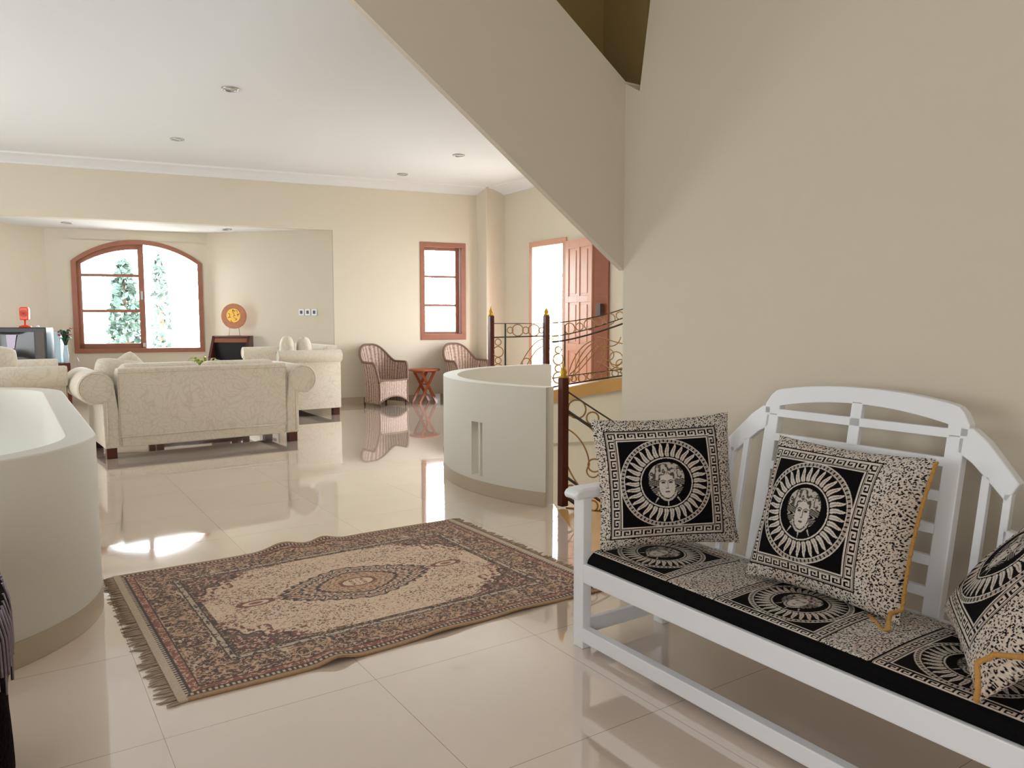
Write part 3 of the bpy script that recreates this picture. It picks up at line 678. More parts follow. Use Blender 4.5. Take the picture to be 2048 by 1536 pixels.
# ---------------------------------------------------------------- sofas
def sofa(name, loc, rz, W, D, back_h, arm_h, roll_r, label, seats=2, group='cream damask sofas', backcush=0.0):
    """local: x along width (centred), y=0 rear, +y = front. W is the body width without rolls."""
    root = empty(name, loc, rz); tag(root, label, 'sofa', group); f = M['damask']
    hw = W / 2; leg = 0.10
    b = MB(); b.box(-hw + 0.02, hw - 0.02, 0.02, D - 0.02, leg, 0.30); b.build('base', f, root, bevel=0.02)
    # back: panel with rolled top
    b = MB(); prof = [(0.0, leg), (0.0, back_h - 0.05), (-0.012, back_h - 0.03), (-0.01, back_h - 0.008), (0.02, back_h), (0.13, back_h - 0.005), (0.19, back_h - 0.05), (0.24, 0.35), (0.26, leg)]
    b.prism([(y, z) for y, z in prof], (-hw + 0.13, 0, 0), (0, 1, 0), (0, 0, 1), (1, 0, 0), W - 0.26); b.build('backrest', f, root, bevel=0.015)
    b = MB(); b.tube([(-hw + 0.13, -0.004, leg + 0.10), (hw - 0.13, -0.004, leg + 0.10)], 0.006, 6); b.build('piping', f, root)
    b = MB(); b.tube([(-hw + 0.13, -0.004, leg + 0.02), (-hw + 0.13, -0.006, back_h - 0.04), (hw - 0.13, -0.006, back_h - 0.04), (hw - 0.13, -0.004, leg + 0.02)], 0.005, 6); b.build('piping', f, root)
    # arms with outward scroll
    for s in (-1, 1):
        cx, cz, r = s * (hw + roll_r - 0.10), arm_h - roll_r, roll_r
        pts = [(s * (hw - 0.19), leg), (s * (hw - 0.19), cz)]
        th0 = PI if s > 0 else 0
        pts = [(s * (hw - 0.17), leg)]
        for k in range(0, 26):
            a = math.radians(180 - k * (180 + 75) / 25)      # from inner side over the top to underside
            pts.append((cx + s * r * math.cos(a), cz + r * math.sin(a)))
        pts += [(s * (hw + 0.005), cz - r * 0.9), (s * hw, leg)]
        ar = MB(); ar.prism(pts, (0, 0.0, 0), (1, 0, 0), (0, 0, 1), (0, 1, 0), D, smooth=False)
        ao = ar.build('armrest', f, root, bevel=0.012, seg=3)
        for p in ao.data.polygons: p.use_smooth = True
        for yy in (-0.003, D + 0.003):
            e = MB(); e.tube([(cx + r * 0.9 * math.cos(t), yy, cz + r * 0.9 * math.sin(t)) for t in np.linspace(0, 2 * PI, 28, endpoint=False)], 0.006, 6, closed=True); e.build('piping', f, ao)
            e = MB(); e.tube([(s * (hw - 0.03), yy, cz - r * 0.85), (s * (hw - 0.03), yy, leg + 0.03)], 0.005, 6); e.build('piping', f, ao)
    # seat cushions
    cw = (W - 0.34) / seats
    for k in range(seats):
        x0 = -hw + 0.17 + k * cw
        c = MB(); c.box(x0 + 0.005, x0 + cw - 0.005, 0.24, D + 0.01, 0.30, 0.46); c.build('seat_cushion', f, root, bevel=0.05, seg=4)
        if backcush:
            c = MB(); c.box(x0 + 0.01, x0 + cw - 0.01, 0.15, 0.36, 0.46, back_h + backcush); c.build('back_cushion', f, root, bevel=0.07, seg=4)
    for sx in (-hw + 0.06, hw - 0.06):
        for sy in (0.06, D - 0.08):
            l = MB(); l.prism([(-0.045, -0.045), (0.045, -0.045), (0.045, 0.045), (-0.045, 0.045)], (sx, sy, 0), (1, 0, 0), (0, 1, 0), (0, 0, 1), leg + 0.002); l.build('leg', M['legwood'], root, bevel=0.004)
    return root
sofa('sofa', (1.655, 7.985, 0), math.radians(3.2), 1.87, 0.92, 0.85, 0.825, 0.155, 'cream damask sofa seen from behind, standing before the arched window', 2, backcush=0.03)
sofa('sofa', (3.79, 10.80, 0), math.radians(90 + 1.5), 1.62, 0.86, 0.955, 0.90, 0.085, 'cream damask sofa seen from its arm side, left of the wicker armchairs', 2)
sofa('sofa', (-0.465, 9.22, 0), math.radians(-90), 1.55, 0.93, 0.90, 0.865, 0.10, 'cream damask sofa behind the left parapet, below the television', 2)

def throw_pillow(name, c, w_, h_, t, rot, label, group, m, pw=4.5):
    n = 30; u = np.linspace(-1, 1, n); U, V = np.meshgrid(u, u, indexing='ij')
    g = (np.clip(1 - np.abs(U) ** pw, 0, 1) * np.clip(1 - np.abs(V) ** pw, 0, 1)) ** 0.5
    X = U * w_ / 2 * (1 - 0.10 * V ** 4); Z = V * h_ / 2 * (1 - 0.10 * U ** 4)
    b = MB(); vs = []; fs_ = []
    for s in (1, -1):
        base = len(vs); Y = s * t / 2 * g
        vs += [tuple(p) for p in np.stack([X, Y, Z], -1).reshape(-1, 3)]
        for i in range(n - 1):
            for j in range(n - 1): fs_.append((base + i * n + j, base + (i + 1) * n + j, base + (i + 1) * n + j + 1, base + i * n + j + 1))
    b.add(vs, fs_, True); o = b.build(name, m, None, fix=False)
    bm = bmesh.new(); bm.from_mesh(o.data); bmesh.ops.remove_doubles(bm, verts=bm.verts, dist=1e-5); bmesh.ops.recalc_face_normals(bm, faces=bm.faces); bm.to_mesh(o.data); bm.free()
    o.location = c; o.rotation_euler = rot; tag(o, label, 'cushion', group); return o
R_ = math.radians
throw_pillow('throw_pillow', (3.15, 10.22, 0.80), 0.46, 0.58, 0.20, (R_(0), R_(3), R_(74)), 'left of the two cream cushions standing against the right sofa arm', 'cream throw cushions', M['damask'])
throw_pillow('throw_pillow', (3.39, 10.24, 0.79), 0.46, 0.57, 0.20, (R_(0), R_(4), R_(70)), 'right of the two cream cushions standing against the right sofa arm', 'cream throw cushions', M['damask'])
throw_pillow('throw_pillow', (0.93, 8.34, 0.70), 0.50, 0.44, 0.22, (R_(-14), R_(8), R_(6)), 'cream cushion peeking over the left end of the sofa seen from behind', 'cream throw cushions', M['damask'])
throw_pillow('throw_pillow', (1.05, 8.58, 0.74), 0.34, 0.42, 0.14, (R_(-10), R_(-38), R_(10)), 'pointed cream cushion corner showing just right of the other cushion on the sofa', 'cream throw cushions', M['damask'])
throw_pillow('throw_pillow', (-0.17, 8.62, 0.80), 0.50, 0.54, 0.20, (R_(0), R_(8), R_(20)), 'cream cushion at the left picture edge behind the parapet', 'cream throw cushions', M['damask'])

# coffee table with a leafy plant, dark carpet under it
root = empty('coffee_table', (1.9, 9.75, 0.013)); tag(root, 'low brown wooden coffee table glimpsed under the sofa', 'table')
b = MB(); b.box(-0.55, 0.55, -0.35, 0.35, 0.40, 0.44); b.build('table_top', M['darkwood'], root, bevel=0.008)
for x in (-0.48, 0.48):
    for y in (-0.28, 0.28): b = MB(); b.box(x - 0.04, x + 0.04, y - 0.04, y + 0.04, 0.0, 0.40); b.build('leg', M['legwood'], root)
b = MB(); b.box(-0.5, 0.5, -0.3, 0.3, 0.12, 0.15); b.build('shelf', M['darkwood'], root)
b = MB(); b.prism([(1.0, 9.15), (2.95, 9.2), (3.0, 10.6), (1.0, 10.6)], (0, 0, 0.001), (1, 0, 0), (0, 1, 0), (0, 0, 1), 0.012); o = b.build('carpet', M['dark_carpet']); tag(o, 'dark brown carpet on the tiles under the coffee table', 'carpet')
def leafy(root, n, r, h, m, lw=0.03, spread=1.0, z0=0.0):
    b = MB()
    for k in range(n):
        a = random.uniform(0, 2 * PI); L = random.uniform(0.6, 1) * r; hh = random.uniform(0.5, 1) * h
        pts = []
        for t in (0, 0.3, 0.6, 0.85, 1): pts.append(Vector((math.cos(a) * L * t ** 1.1 * spread, math.sin(a) * L * t ** 1.1 * spread, z0 + hh * math.sin(t * 2.2) )))
        sd = Vector((-math.sin(a), math.cos(a), 0)); ws = (0.3, 1, 0.9, 0.5, 0.05); vs = []
        for p, q in zip(pts, ws): vs += [p - sd * lw * q, p + Vector((0, 0, 0.006)), p + sd * lw * q]
        fs_ = []
        for i in range(4):
            for j in range(2): fs_.append((i * 3 + j, i * 3 + j + 1, (i + 1) * 3 + j + 1, (i + 1) * 3 + j))
        b.add(vs, fs_, True)
    return b.build('leaves', m, root, fix=False)
root = empty('potted_plant', (2.0, 9.75, 0.453)); tag(root, 'yellow-green leafy plant on the coffee table, tips above the sofa back', 'plant')
b = MB(); b.lathe([(0.05, 0), (0.075, 0.02), (0.085, 0.12), (0.075, 0.13)], n=16); b.build('pot', M['paleblue'], root)
leafy(root, 26, 0.32, 0.30, M['greenleaf'], 0.016, 1.0, 0.12)

# ---------------------------------------------------------------- television corner
TA = math.radians(-27)
root = empty('television_cabinet', (0.10, 12.30, 0), TA + math.radians(-4)); tag(root, 'low cabinet carrying the old television in the bay corner', 'cabinet')
b = MB(); b.box(-0.42, 0.40, -0.22, 0.26, 0.04, 0.72); b.build('body', M['darkwood'], root, bevel=0.006)
for x in (-0.21, 0.19):
    d_ = MB(); d_.box(x - 0.19, x + 0.19, -0.235, -0.222, 0.07, 0.68); dd = d_.build('door', M['wood'], root, bevel=0.003); k = MB(); k.lathe([(0.004, 0), (0.012, 0.01), (0.008, 0.02)], n=10); ko = k.build('knob', M['gold'], dd); ko.location = (x + (0.2 if x < 0 else -0.2), -0.25, 0.4)
root = empty('television', (0.10, 12.28, 0.72), TA); tag(root, 'bulky black tube television on the cabinet left of the arched window', 'television')
b = MB(); b.box(-0.46, 0.46, -0.14, 0.08, 0, 0.48); b.prism([(-0.44, 0.02), (0.44, 0.02), (0.44, 0.46), (-0.44, 0.46)], (0, 0.08, 0), (1, 0, 0), (0, 0, 1), (0, 1, 0), 0.05); b.box(-0.3, 0.3, 0.12, 0.30, 0.06, 0.40); b.build('casing', M['tvplastic'], root, bevel=0.012)
b = MB()
n = 14; vs = []; 
for i in range(n):
    for j in range(n):
        u, v = i / (n - 1) * 2 - 1, j / (n - 1) * 2 - 1; vs.append((u * 0.31, -0.142 - 0.016 * (1 - u * u) * (1 - v * v) ** 0.5, 0.235 + v * 0.185))
b.add(vs, [(i * n + j, (i + 1) * n + j, (i + 1) * n + j + 1, i * n + j + 1) for i in range(n - 1) for j in range(n - 1)], True); b.build('screen', M['tvglass'], root)
for x in (-0.39, 0.39): b = MB(); b.box(x - 0.05, x + 0.05, -0.146, -0.138, 0.05, 0.42); b.build('speaker_grille', M['black'], root)
b = MB(); b.prism([(-0.02, 0.20), (0.07, 0.20), (0.105, 0.385), (-0.025, 0.385)], (0, -0.168, 0), (1, 0, 0), (0, 0, 1), (0, 1, 0), 0.002); b.tube([(0.05, -0.168, 0.20), (0.075, -0.168, 0.13), (0.08, -0.166, 0.09)], 0.004, 5)
o = b.build('paper_sheet', M['paper']); o.location = (0.10, 12.28, 0.72); o.rotation_euler = (0, 0, TA); tag(o, 'lilac sheet of paper stuck on the television screen', 'paper')
root = empty('desk_fan', (0.225, 12.22, 1.20), TA); tag(root, 'small orange fan standing on the television', 'fan')
b = MB(); b.lathe([(0.075, 0), (0.075, 0.018), (0.03, 0.03), (0.012, 0.035), (0.012, 0.11)], n=20); b.build('base', M['orange'], root)
b = MB()
b.prism([(-0.055 + 0.0, 0.10), (0.055, 0.10), (0.06, 0.25), (0.045, 0.275), (-0.045, 0.275), (-0.06, 0.25)], (0, -0.03, 0), (1, 0, 0), (0, 0, 1), (0, 1, 0), 0.06); b.build('fan_head', M['orange'], root, bevel=0.012, seg=3)
b = MB()
for r in (0.045, 0.03, 0.015): b.ring((0, -0.033, 0.188), r, 0.002, (0, 1, 0), 20, 5)
for k in range(8): b.tube([(0, -0.033, 0.188), (0.046 * math.cos(k * PI / 4), -0.033, 0.188 + 0.046 * math.sin(k * PI / 4))], 0.0015, 4)
b.build('grille', mat('fan_grille', lin(190, 50, 20), 0.4), root)
b = MB(); b.lathe([(0.02, 0), (0.026, 0.008), (0.02, 0.02), (0.006, 0.026)], n=14); o = b.build('small_dish', M['white']); o.location = (0.36, 12.08, 1.20); tag(o, 'tiny white dish on the television right of the orange fan', 'dish')
b = MB(); b.box(-0.045, 0.03, -0.10, 0.10, 0, 0.42); o = b.build('storage_box', M['box'], None, bevel=0.008); o.location = (0.625, 12.06, 0.72); o.rotation_euler = (0, 0, TA); tag(o, 'pale blue upright box at the right side of the television', 'box')
b = MB(); b.prism([(0.54, 11.84), (0.71, 11.88), (0.74, 12.25), (0.58, 12.22)], (0, 0, 0), (1, 0, 0), (0, 1, 0), (0, 0, 1), 0.72); o = b.build('side_stand', M['darkwood']); tag(o, 'small dark stand carrying the pale blue box', 'stand')
root = empty('artificial_flowers', (0.665, 11.90, 0.72)); tag(root, 'red and green artificial flowers beside the television', 'flowers')
b = MB(); b.lathe([(0.03, 0), (0.035, 0.1), (0.02, 0.22), (0.026, 0.24)], n=12); b.build('vase', M['paleblue'], root)
leafy(root, 22, 0.13, 0.26, M['darkleaf'], 0.02, 0.8, 0.2)
for k in range(7):
    b = MB(); a = random.uniform(0, 6.28); c = Vector((0.07 * math.cos(a), 0.07 * math.sin(a), 0.36 + random.uniform(0, 0.1)))
    for j in range(5): t = j * 2 * PI / 5; b.add([c, c + Vector((math.cos(t) * 0.03, math.sin(t) * 0.03, 0.012)), c + Vector((math.cos(t + .6) * 0.035, math.sin(t + .6) * 0.035, 0.02)), c + Vector((math.cos(t + 1.2) * 0.03, math.sin(t + 1.2) * 0.03, 0.012))], [(0, 1, 2, 3)], True)
    b.build('flower_head', M['redpetal'], root, fix=False)
b = MB(); b.tube([(0.86, 12.45, 0.70), (0.88, 13.2, 0.74), (0.9, 13.30, 0.3), (0.8, 13.2, 0.05)], 0.004, 5); o = b.build('power_cord', M['paper']); tag(o, 'thin white cord hanging down the wall beside the arched window', 'cord')

# ---------------------------------------------------------------- brown cabinet with carved disc
CA = math.radians(-32)
root = empty('writing_cabinet', (2.90, 12.22, 0), CA); tag(root, 'dark reddish wooden cabinet with open sloping front right of the arched window', 'cabinet')
b = MB()
side = [(-0.20, 0.66), (-0.20, 0.72), (-0.02, 1.01), (0.0, 1.055), (0.17, 1.055), (0.17, 0.0), (-0.16, 0.0), (-0.16, 0.66)]
for x in (-0.29, 0.25): b.prism([(y, z) for y, z in side], (x, 0, 0), (0, 1, 0), (0, 0, 1), (1, 0, 0), 0.04)
b.build('side_panel', M['darkwood'], root, bevel=0.004)
b = MB(); b.box(-0.29, 0.29, 0.0, 0.17, 1.03, 1.055); b.box(-0.25, 0.25, 0.155, 0.17, 0.0, 1.03); b.box(-0.27, 0.27, -0.22, 0.0, 0.655, 0.68); b.build('frame', M['darkwood'], root, bevel=0.003)
b = MB(); b.prism([(-0.035, 0.955), (-0.005, 1.02), (0.01, 1.02), (-0.02, 0.955)], (-0.25, 0, 0), (0, 1, 0), (0, 0, 1), (1, 0, 0), 0.50); b.build('fall_front', M['wood'], root, bevel=0.002)
b = MB(); b.box(-0.25, 0.25, 0.02, 0.04, 0.68, 0.98); b.build('shade_sheet', M['blackmatte'], root)  # black sheet stands in for the shade inside the cabinet
for x in (-0.127, 0.127): b = MB(); b.box(x - 0.12, x + 0.12, -0.165, -0.15, 0.05, 0.62); b.build('door', M['darkwood'], root, bevel=0.004)
root = empty('carved_disc', (2.965, 12.27, 1.055), CA + math.radians(-2)); tag(root, 'round brown disc with a carved golden centre standing on the cabinet', 'ornament')
b = MB()
for x in (-0.085, 0.085): q = MB(); q.tube([(x, 0, 0), (x * 0.85, 0, 0.13)], 0.004, 6); q.build('stand_rod', M['bronze'], root)
b.box(-0.1, 0.1, -0.03, 0.03, 0, 0.006); b.build('stand', M['bronze'], root)
b = MB(); b.prism([(0.195 * math.cos(t), 0.305 + 0.195 * math.sin(t)) for t in np.linspace(0, 2 * PI, 48, endpoint=False)], (0, -0.012, 0), (1, 0, 0), (0, 0, 1), (0, 1, 0), 0.024); b.build('disc', M['disc_wood'], root, bevel=0.005)
b = MB(); b.prism([(0.108 * math.cos(t), 0.315 + 0.108 * math.sin(t)) for t in np.linspace(0, 2 * PI, 40, endpoint=False)], (0, -0.018, 0), (1, 0, 0), (0, 0, 1), (0, 1, 0), 0.006); cd_ = b.build('golden_centre', M['disc_gold'], root)
b = MB(); rs = random.Random(3)
for k in range(14):
    a = rs.uniform(0, 6.28); r = 0.09 * math.sqrt(rs.random()); c = Vector((r * math.cos(a), -0.02, 0.315 + r * math.sin(a))); t0 = rs.uniform(0, 6.28)
    b.tube([c + Vector((0.02 * math.cos(t0 + q), 0, 0.02 * math.sin(t0 + q))) for q in np.linspace(0, 2.6, 8)], 0.003, 5)
b.build('carved_scroll', M['darkwood'], cd_)

# ---------------------------------------------------------------- wicker chairs
def wicker_chair(loc, rz, label):
    """local: front = -y"""
    root = empty('wicker_armchair', loc, rz); tag(root, label, 'armchair', 'wicker armchairs')
    n, m = 97, 24
    P = np.zeros((n, m, 3)); UVc = np.zeros((n, m, 2)); rim = []
    for i in range(n):
        t = i / (n - 1) * 2 - 1            # -1 front-left ... 0 back ... 1 front-right
        a = t * math.radians(150)
        # plan outline: rounded U
        ex = math.sin(a); ey = math.cos(a)
        x = 0.265 * np.sign(ex) * abs(ex) ** 0.85; y = 0.25 * np.sign(ey) * abs(ey) ** 0.8 if ey > 0 else -0.27 * abs(ey) ** 0.9 / (math.sin(math.radians(60)) ** 0.9)* 1.0
        if ey <= 0: x = np.sign(ex) * (0.27)
        at_ = abs(t)
        q_ = min(1, max(0, (at_ - 0.04) / 0.52)); top = 0.915 - 0.255 * q_ * q_ * (3 - 2 * q_); top = top if at_ < 0.80 else top - 0.30 * ((at_ - 0.80) / 0.20) ** 2
        for j in range(m):
            v = j / (m - 1); z = 0.05 + (top - 0.05) * v
            fl = 1.0 + 0.34 * max(0, (z - 0.40) / 0.5) ** 1.5 - 0.10 * math.sin(min(1, z / 0.45) * PI) * (0.6)
            bx = 1.0 if ey <= 0 else 1
            P[i, j] = (x * fl, y * (fl if ey > 0 else 1.0) + (0.04 * max(0, z - 0.4) if ey > 0 else 0), z); UVc[i, j] = (t * 1.1, z)
        rim.append(Vector(P[i, m - 1]))
    o = grid_mesh('shell', P, None, M['wicker'], root, uv=UVc)
    sm = o.modifiers.new('solid', 'SOLIDIFY'); sm.thickness = 0.022; sm.offset = 0
    b = MB(); b.tube(rim, 0.020, 8)
    b.tube([Vector(P[0, j]) for j in range(m)], 0.014, 6); b.tube([Vector(P[-1, j]) for j in range(m)], 0.014, 6); b.build('braided_rim', M['wickerrim'], root)
    # front apron with arched bottom
    nx, nz = 25, 12; Q = np.zeros((nx, nz, 3)); U2 = np.zeros((nx, nz, 2))
    for i in range(nx):
        u = i / (nx - 1) * 2 - 1; zb_ = 0.06 + 0.10 * math.cos(u * PI / 2) ** 0.8 if abs(u) < 1 else 0.06
        for j in range(nz):
            v = j / (nz - 1); Q[i, j] = (u * 0.262, -0.272 - 0.02 * (1 - u * u), zb_ + (0.40 - zb_) * v); U2[i, j] = (u * 0.62, Q[i, j][2] )
    o = grid_mesh('apron', Q, None, M['wicker'], root, uv=U2); sm = o.modifiers.new('solid', 'SOLIDIFY'); sm.thickness = 0.02
    b = MB(); b.tube([Vector(Q[i, 0]) for i in range(nx)], 0.011, 6); b.tube([Vector(Q[i, nz - 1]) for i in range(nx)], 0.013, 6); b.build('braided_edge', M['wickerrim'], root)
    # seat
    ns = 20; S_ = np.zeros((ns, ns, 3)); U3 = np.zeros((ns, ns, 2))
    for i in range(ns):
        for j in range(ns):
            u, v = i / (ns - 1) * 2 - 1, j / (ns - 1) * 2 - 1; yy = -0.28 + (v + 1) / 2 * 0.46; k = 0.25 * (1 if v < 0.2 else math.sqrt(max(0, 1 - ((v - 0.2) / 1.0) ** 2)))
            S_[i, j] = (u * k, yy, 0.385 - 0.01 * (1 - u * u)); U3[i, j] = (u * 0.6, yy)
    o = grid_mesh('seat', S_, None, M['wicker'], root, uv=U3); sm = o.modifiers.new('solid', 'SOLIDIFY'); sm.thickness = 0.02
    for x, y in ((-0.24, -0.25), (0.24, -0.25), (-0.20, 0.20), (0.20, 0.20)):
        l = MB(); l.tube([(x, y, 0), (x, y, 0.12)], 0.014, 8); l.build('leg', M['legwood'], root)
    return root
wc = wicker_chair((4.77, 10.74, 0), math.radians(12), 'brown wicker armchair on the left of the small folding table')
w2 = copy_tree(wc); w2.location = (6.05, 10.45, 0); w2.rotation_euler = (0, 0, math.radians(3)); w2['label'] = 'brown wicker armchair on the right, half hidden by the curved parapet'

# folding side table
root = empty('folding_table', (5.47, 10.73, 0), math.radians(8)); tag(root, 'small round wooden folding table between the wicker armchairs', 'table')
b = MB(); b.lathe([(0.0005, 0.505), (0.245, 0.505), (0.25, 0.515), (0.245, 0.53), (0.0005, 0.53)], n=36); b.build('table_top', M['tablewood'], root)
for y, s in ((-0.10, 1), (0.10, 1)):
    for q in (-1, 1):
        l = MB(); l.bar((q * 0.17, y + q * 0.012, 0.0), (-q * 0.12, y + q * 0.012, 0.50), 0.02, 0.04, (1, 0, 0)); l.build('leg', M['tablewood'], root)
b = MB(); b.bar((-0.12, -0.12, 0.49), (-0.12, 0.12, 0.49), 0.03, 0.03); b.bar((0.12, -0.12, 0.49), (0.12, 0.12, 0.49), 0.03, 0.03); b.bar((0.0, -0.12, 0.29), (0.0, 0.12, 0.29), 0.02, 0.02); b.build('crossbar', M['tablewood'], root)
b = MB(); b.box(5.72, 5.80, 10.82, 10.87, 0.0, 0.11); o = b.build('white_block', M['white']); o['label'] = 'small white block on the floor against the skirting by the right wicker chair'; o['category'] = 'block'

# ---------------------------------------------------------------- woven patterns (numpy, woven into vertex colours of the cloth itself)
def hash2(i, j, s=0):
    v = np.sin(i * 127.1 + j * 311.7 + s * 74.7) * 43758.5453; return v - np.floor(v)
def vnoise(x, y, s=0):
    xi, yi = np.floor(x), np.floor(y); fx, fy = x - xi, y - yi; fx = fx * fx * (3 - 2 * fx); fy = fy * fy * (3 - 2 * fy)
    return (hash2(xi, yi, s) * (1 - fx) + hash2(xi + 1, yi, s) * fx) * (1 - fy) + (hash2(xi, yi + 1, s) * (1 - fx) + hash2(xi + 1, yi + 1, s) * fx) * fy
def speckle(x, y, cell=0.0085, s=1):
    X, Y = x / cell, y / cell; xi, yi = np.floor(X), np.floor(Y); best = np.full(X.shape, 9.0)
    for di in (-1, 0, 1):
        for dj in (-1, 0, 1):
            cx = xi + di; cy = yi + dj; px = cx + hash2(cx, cy, s); py = cy + hash2(cx, cy, s + 5); a = hash2(cx, cy, s + 9) * 3.14; r = 0.16 + 0.26 * hash2(cx, cy, s + 3)
            dx, dy = X - px, Y - py; u = dx * np.cos(a) + dy * np.sin(a); v = -dx * np.sin(a) + dy * np.cos(a)
            best = np.minimum(best, np.sqrt((u / 1.5) ** 2 + (v / 0.75) ** 2) / r)
    return (best > 1).astype(float)
KEY = np.array([[1, 1, 1, 1, 1, 1], [1, 0, 0, 0, 0, 0], [1, 0, 1, 1, 1, 0], [1, 0, 1, 0, 1, 0], [1, 0, 0, 0, 1, 0], [1, 1, 1, 1, 1, 0]])
def greek(s, d, per):  # s along, d 0..1 across (0 = outer)
    a = np.floor((s / per % 1) * 6).astype(int) % 6; c = np.clip(np.floor((d - 0.10) / 0.80 * 6), 0, 5).astype(int)
    k = KEY[c, a]; return np.where((d < 0.06) | (d > 0.94), 1, np.where((d < 0.10) | (d > 0.90), 0, k))
def panel(x, y, tiles=11):
    """x,y in [-1,1]; returns 0..1 cream amount, y up"""
    ax, ay = np.abs(x), np.abs(y); m = np.maximum(ax, ay); out = np.zeros(x.shape)
    bw_ = 0.155; per = 2.0 / tiles
    d = (1 - m) / bw_; s = np.where(ax > ay, y + 1, x + 1)
    out = np.where(m > 1 - bw_, greek(s, np.clip(d, 0, 1), per), out)
    R = 0.825; r = np.hypot(x, y); th = np.arctan2(x, y)
    inner = m <= 1 - bw_
    line = inner & (np.abs(m - 0.815) < 0.012) & (r > R)
    out = np.where(line, 1, out)
    disk = r < R
    v = np.zeros(x.shape)
    v = np.where((r > R - 0.018) | ((r > R - 0.085) & (r < R - 0.070)), 1, v)
    v = np.where((r <= R - 0.018) & (r >= R - 0.070) & ((th * 34 / PI) % 1 > 0.35), 0.55, v)
    # flame rays
    N = 34; rr = (r - 0.48) / (0.735 - 0.48)
    wob = 0.09 * np.sin(rr * 5.5); q = np.abs(((th * N / (2 * PI) + wob) % 1) - 0.5) * 2
    wid = 0.86 * np.clip(1 - rr, 0, 1) ** 0.55 * np.clip(rr * 6 + 0.55, 0, 1)
    ray = (rr > 0) & (rr < 1) & (q < wid); v = np.where(ray, 0.95, v); v = np.where(ray & (q < 0.10) & (rr < 0.75), 0.25, v)
    v = np.where((r > 0.44) & (r < 0.462), 1, v)
    # head
    hx, hy = x / 1.17, y / 1.17
    hair = (np.hypot(hx / 0.27, (hy - 0.05) / 0.30) < 1) & (r < 0.37)
    sw = np.sin(60 * np.hypot(hx, hy - 0.05) + 9 * vnoise(hx * 22, hy * 22, 3)) + 0.8 * (vnoise(hx * 60, hy * 60, 4) - 0.5)
    topm = hair & (hy > 0.05); v = np.where(topm, np.where(sw > -0.25, 0.75, 0.1), v)
    curls = hair & (hy <= 0.05); v = np.where(curls, np.where(np.sin(75 * hx + 14 * np.sin(26 * hy)) > 0.25, 0.55, 0.0), v)
    face = np.hypot(hx / 0.118, (hy + 0.055) / 0.185) < 1
    chin = (np.hypot(hx / 0.150, (hy + 0.085) / 0.205) < 1) & (np.hypot(hx / 0.135, (hy + 0.075) / 0.185) > 1) & (hy < -0.13)
    v = np.where(chin, 0.8, v); v = np.where(face, 0.92, v)
    for s in (-1, 1):
        e = np.hypot((hx - s * 0.055) / 0.030, (hy + 0.0) / 0.016) < 1; v = np.where(e, 0.05, v)
        br = (np.abs(hy - 0.035 + 2.5 * (hx - s * 0.055) ** 2 * 4) < 0.007) & (np.abs(hx - s * 0.055) < 0.045); v = np.where(br, 0.1, v)
    nose = ((np.abs(hx - 0.012) < 0.005) & (hy < 0.02) & (hy > -0.085)) | ((np.abs(hy + 0.09) < 0.006) & (np.abs(hx) < 0.022)); v = np.where(nose, 0.2, v)
    mouth = np.hypot(hx / 0.038, (hy + 0.145) / 0.013) < 1; v = np.where(mouth, 0.15, v)
    for a in (-0.55, 0.0, 0.55):
        u = hx * math.cos(a) - (hy) * math.sin(a) * -1; ux = hx * math.cos(a) + hy * math.sin(a) * -1
        px = hx - math.sin(a) * 0.30 * -1 * -1; t_ = -(hx * math.sin(a) * -1 + hy * math.cos(a)); pr = hx * math.cos(a) + hy * math.sin(a) * 1
        t2 = hx * math.sin(a) - hy * math.cos(a); p2 = hx * math.cos(a) + hy * math.sin(a)
        v = np.where((t2 > 0.27) & (t2 < 0.36) & (np.abs(p2) < 0.010 * (1 - (t2 - 0.27) / 0.10) + 0.003) & (hy < -0.15), 0.8, v)
    out = np.where(disk & inner, v, out)
    return out
CREAM = linv([222, 214, 204]); BLK = linv([8, 7, 9])
def cloth_colour(k, x, y, warm=0.0):
    tint = vnoise(x * 9, y * 9, 21)[..., None]; c = CREAM * (1 + 0.0 * tint) * (0.86 + 0.2 * vnoise(x * 300, y * 300, 8)[..., None])
    c = c * np.where(tint > 0.6, np.array([1.0, 0.93, 0.90]), 1.0)
    return BLK * (1 - k[..., None]) + c * k[..., None]

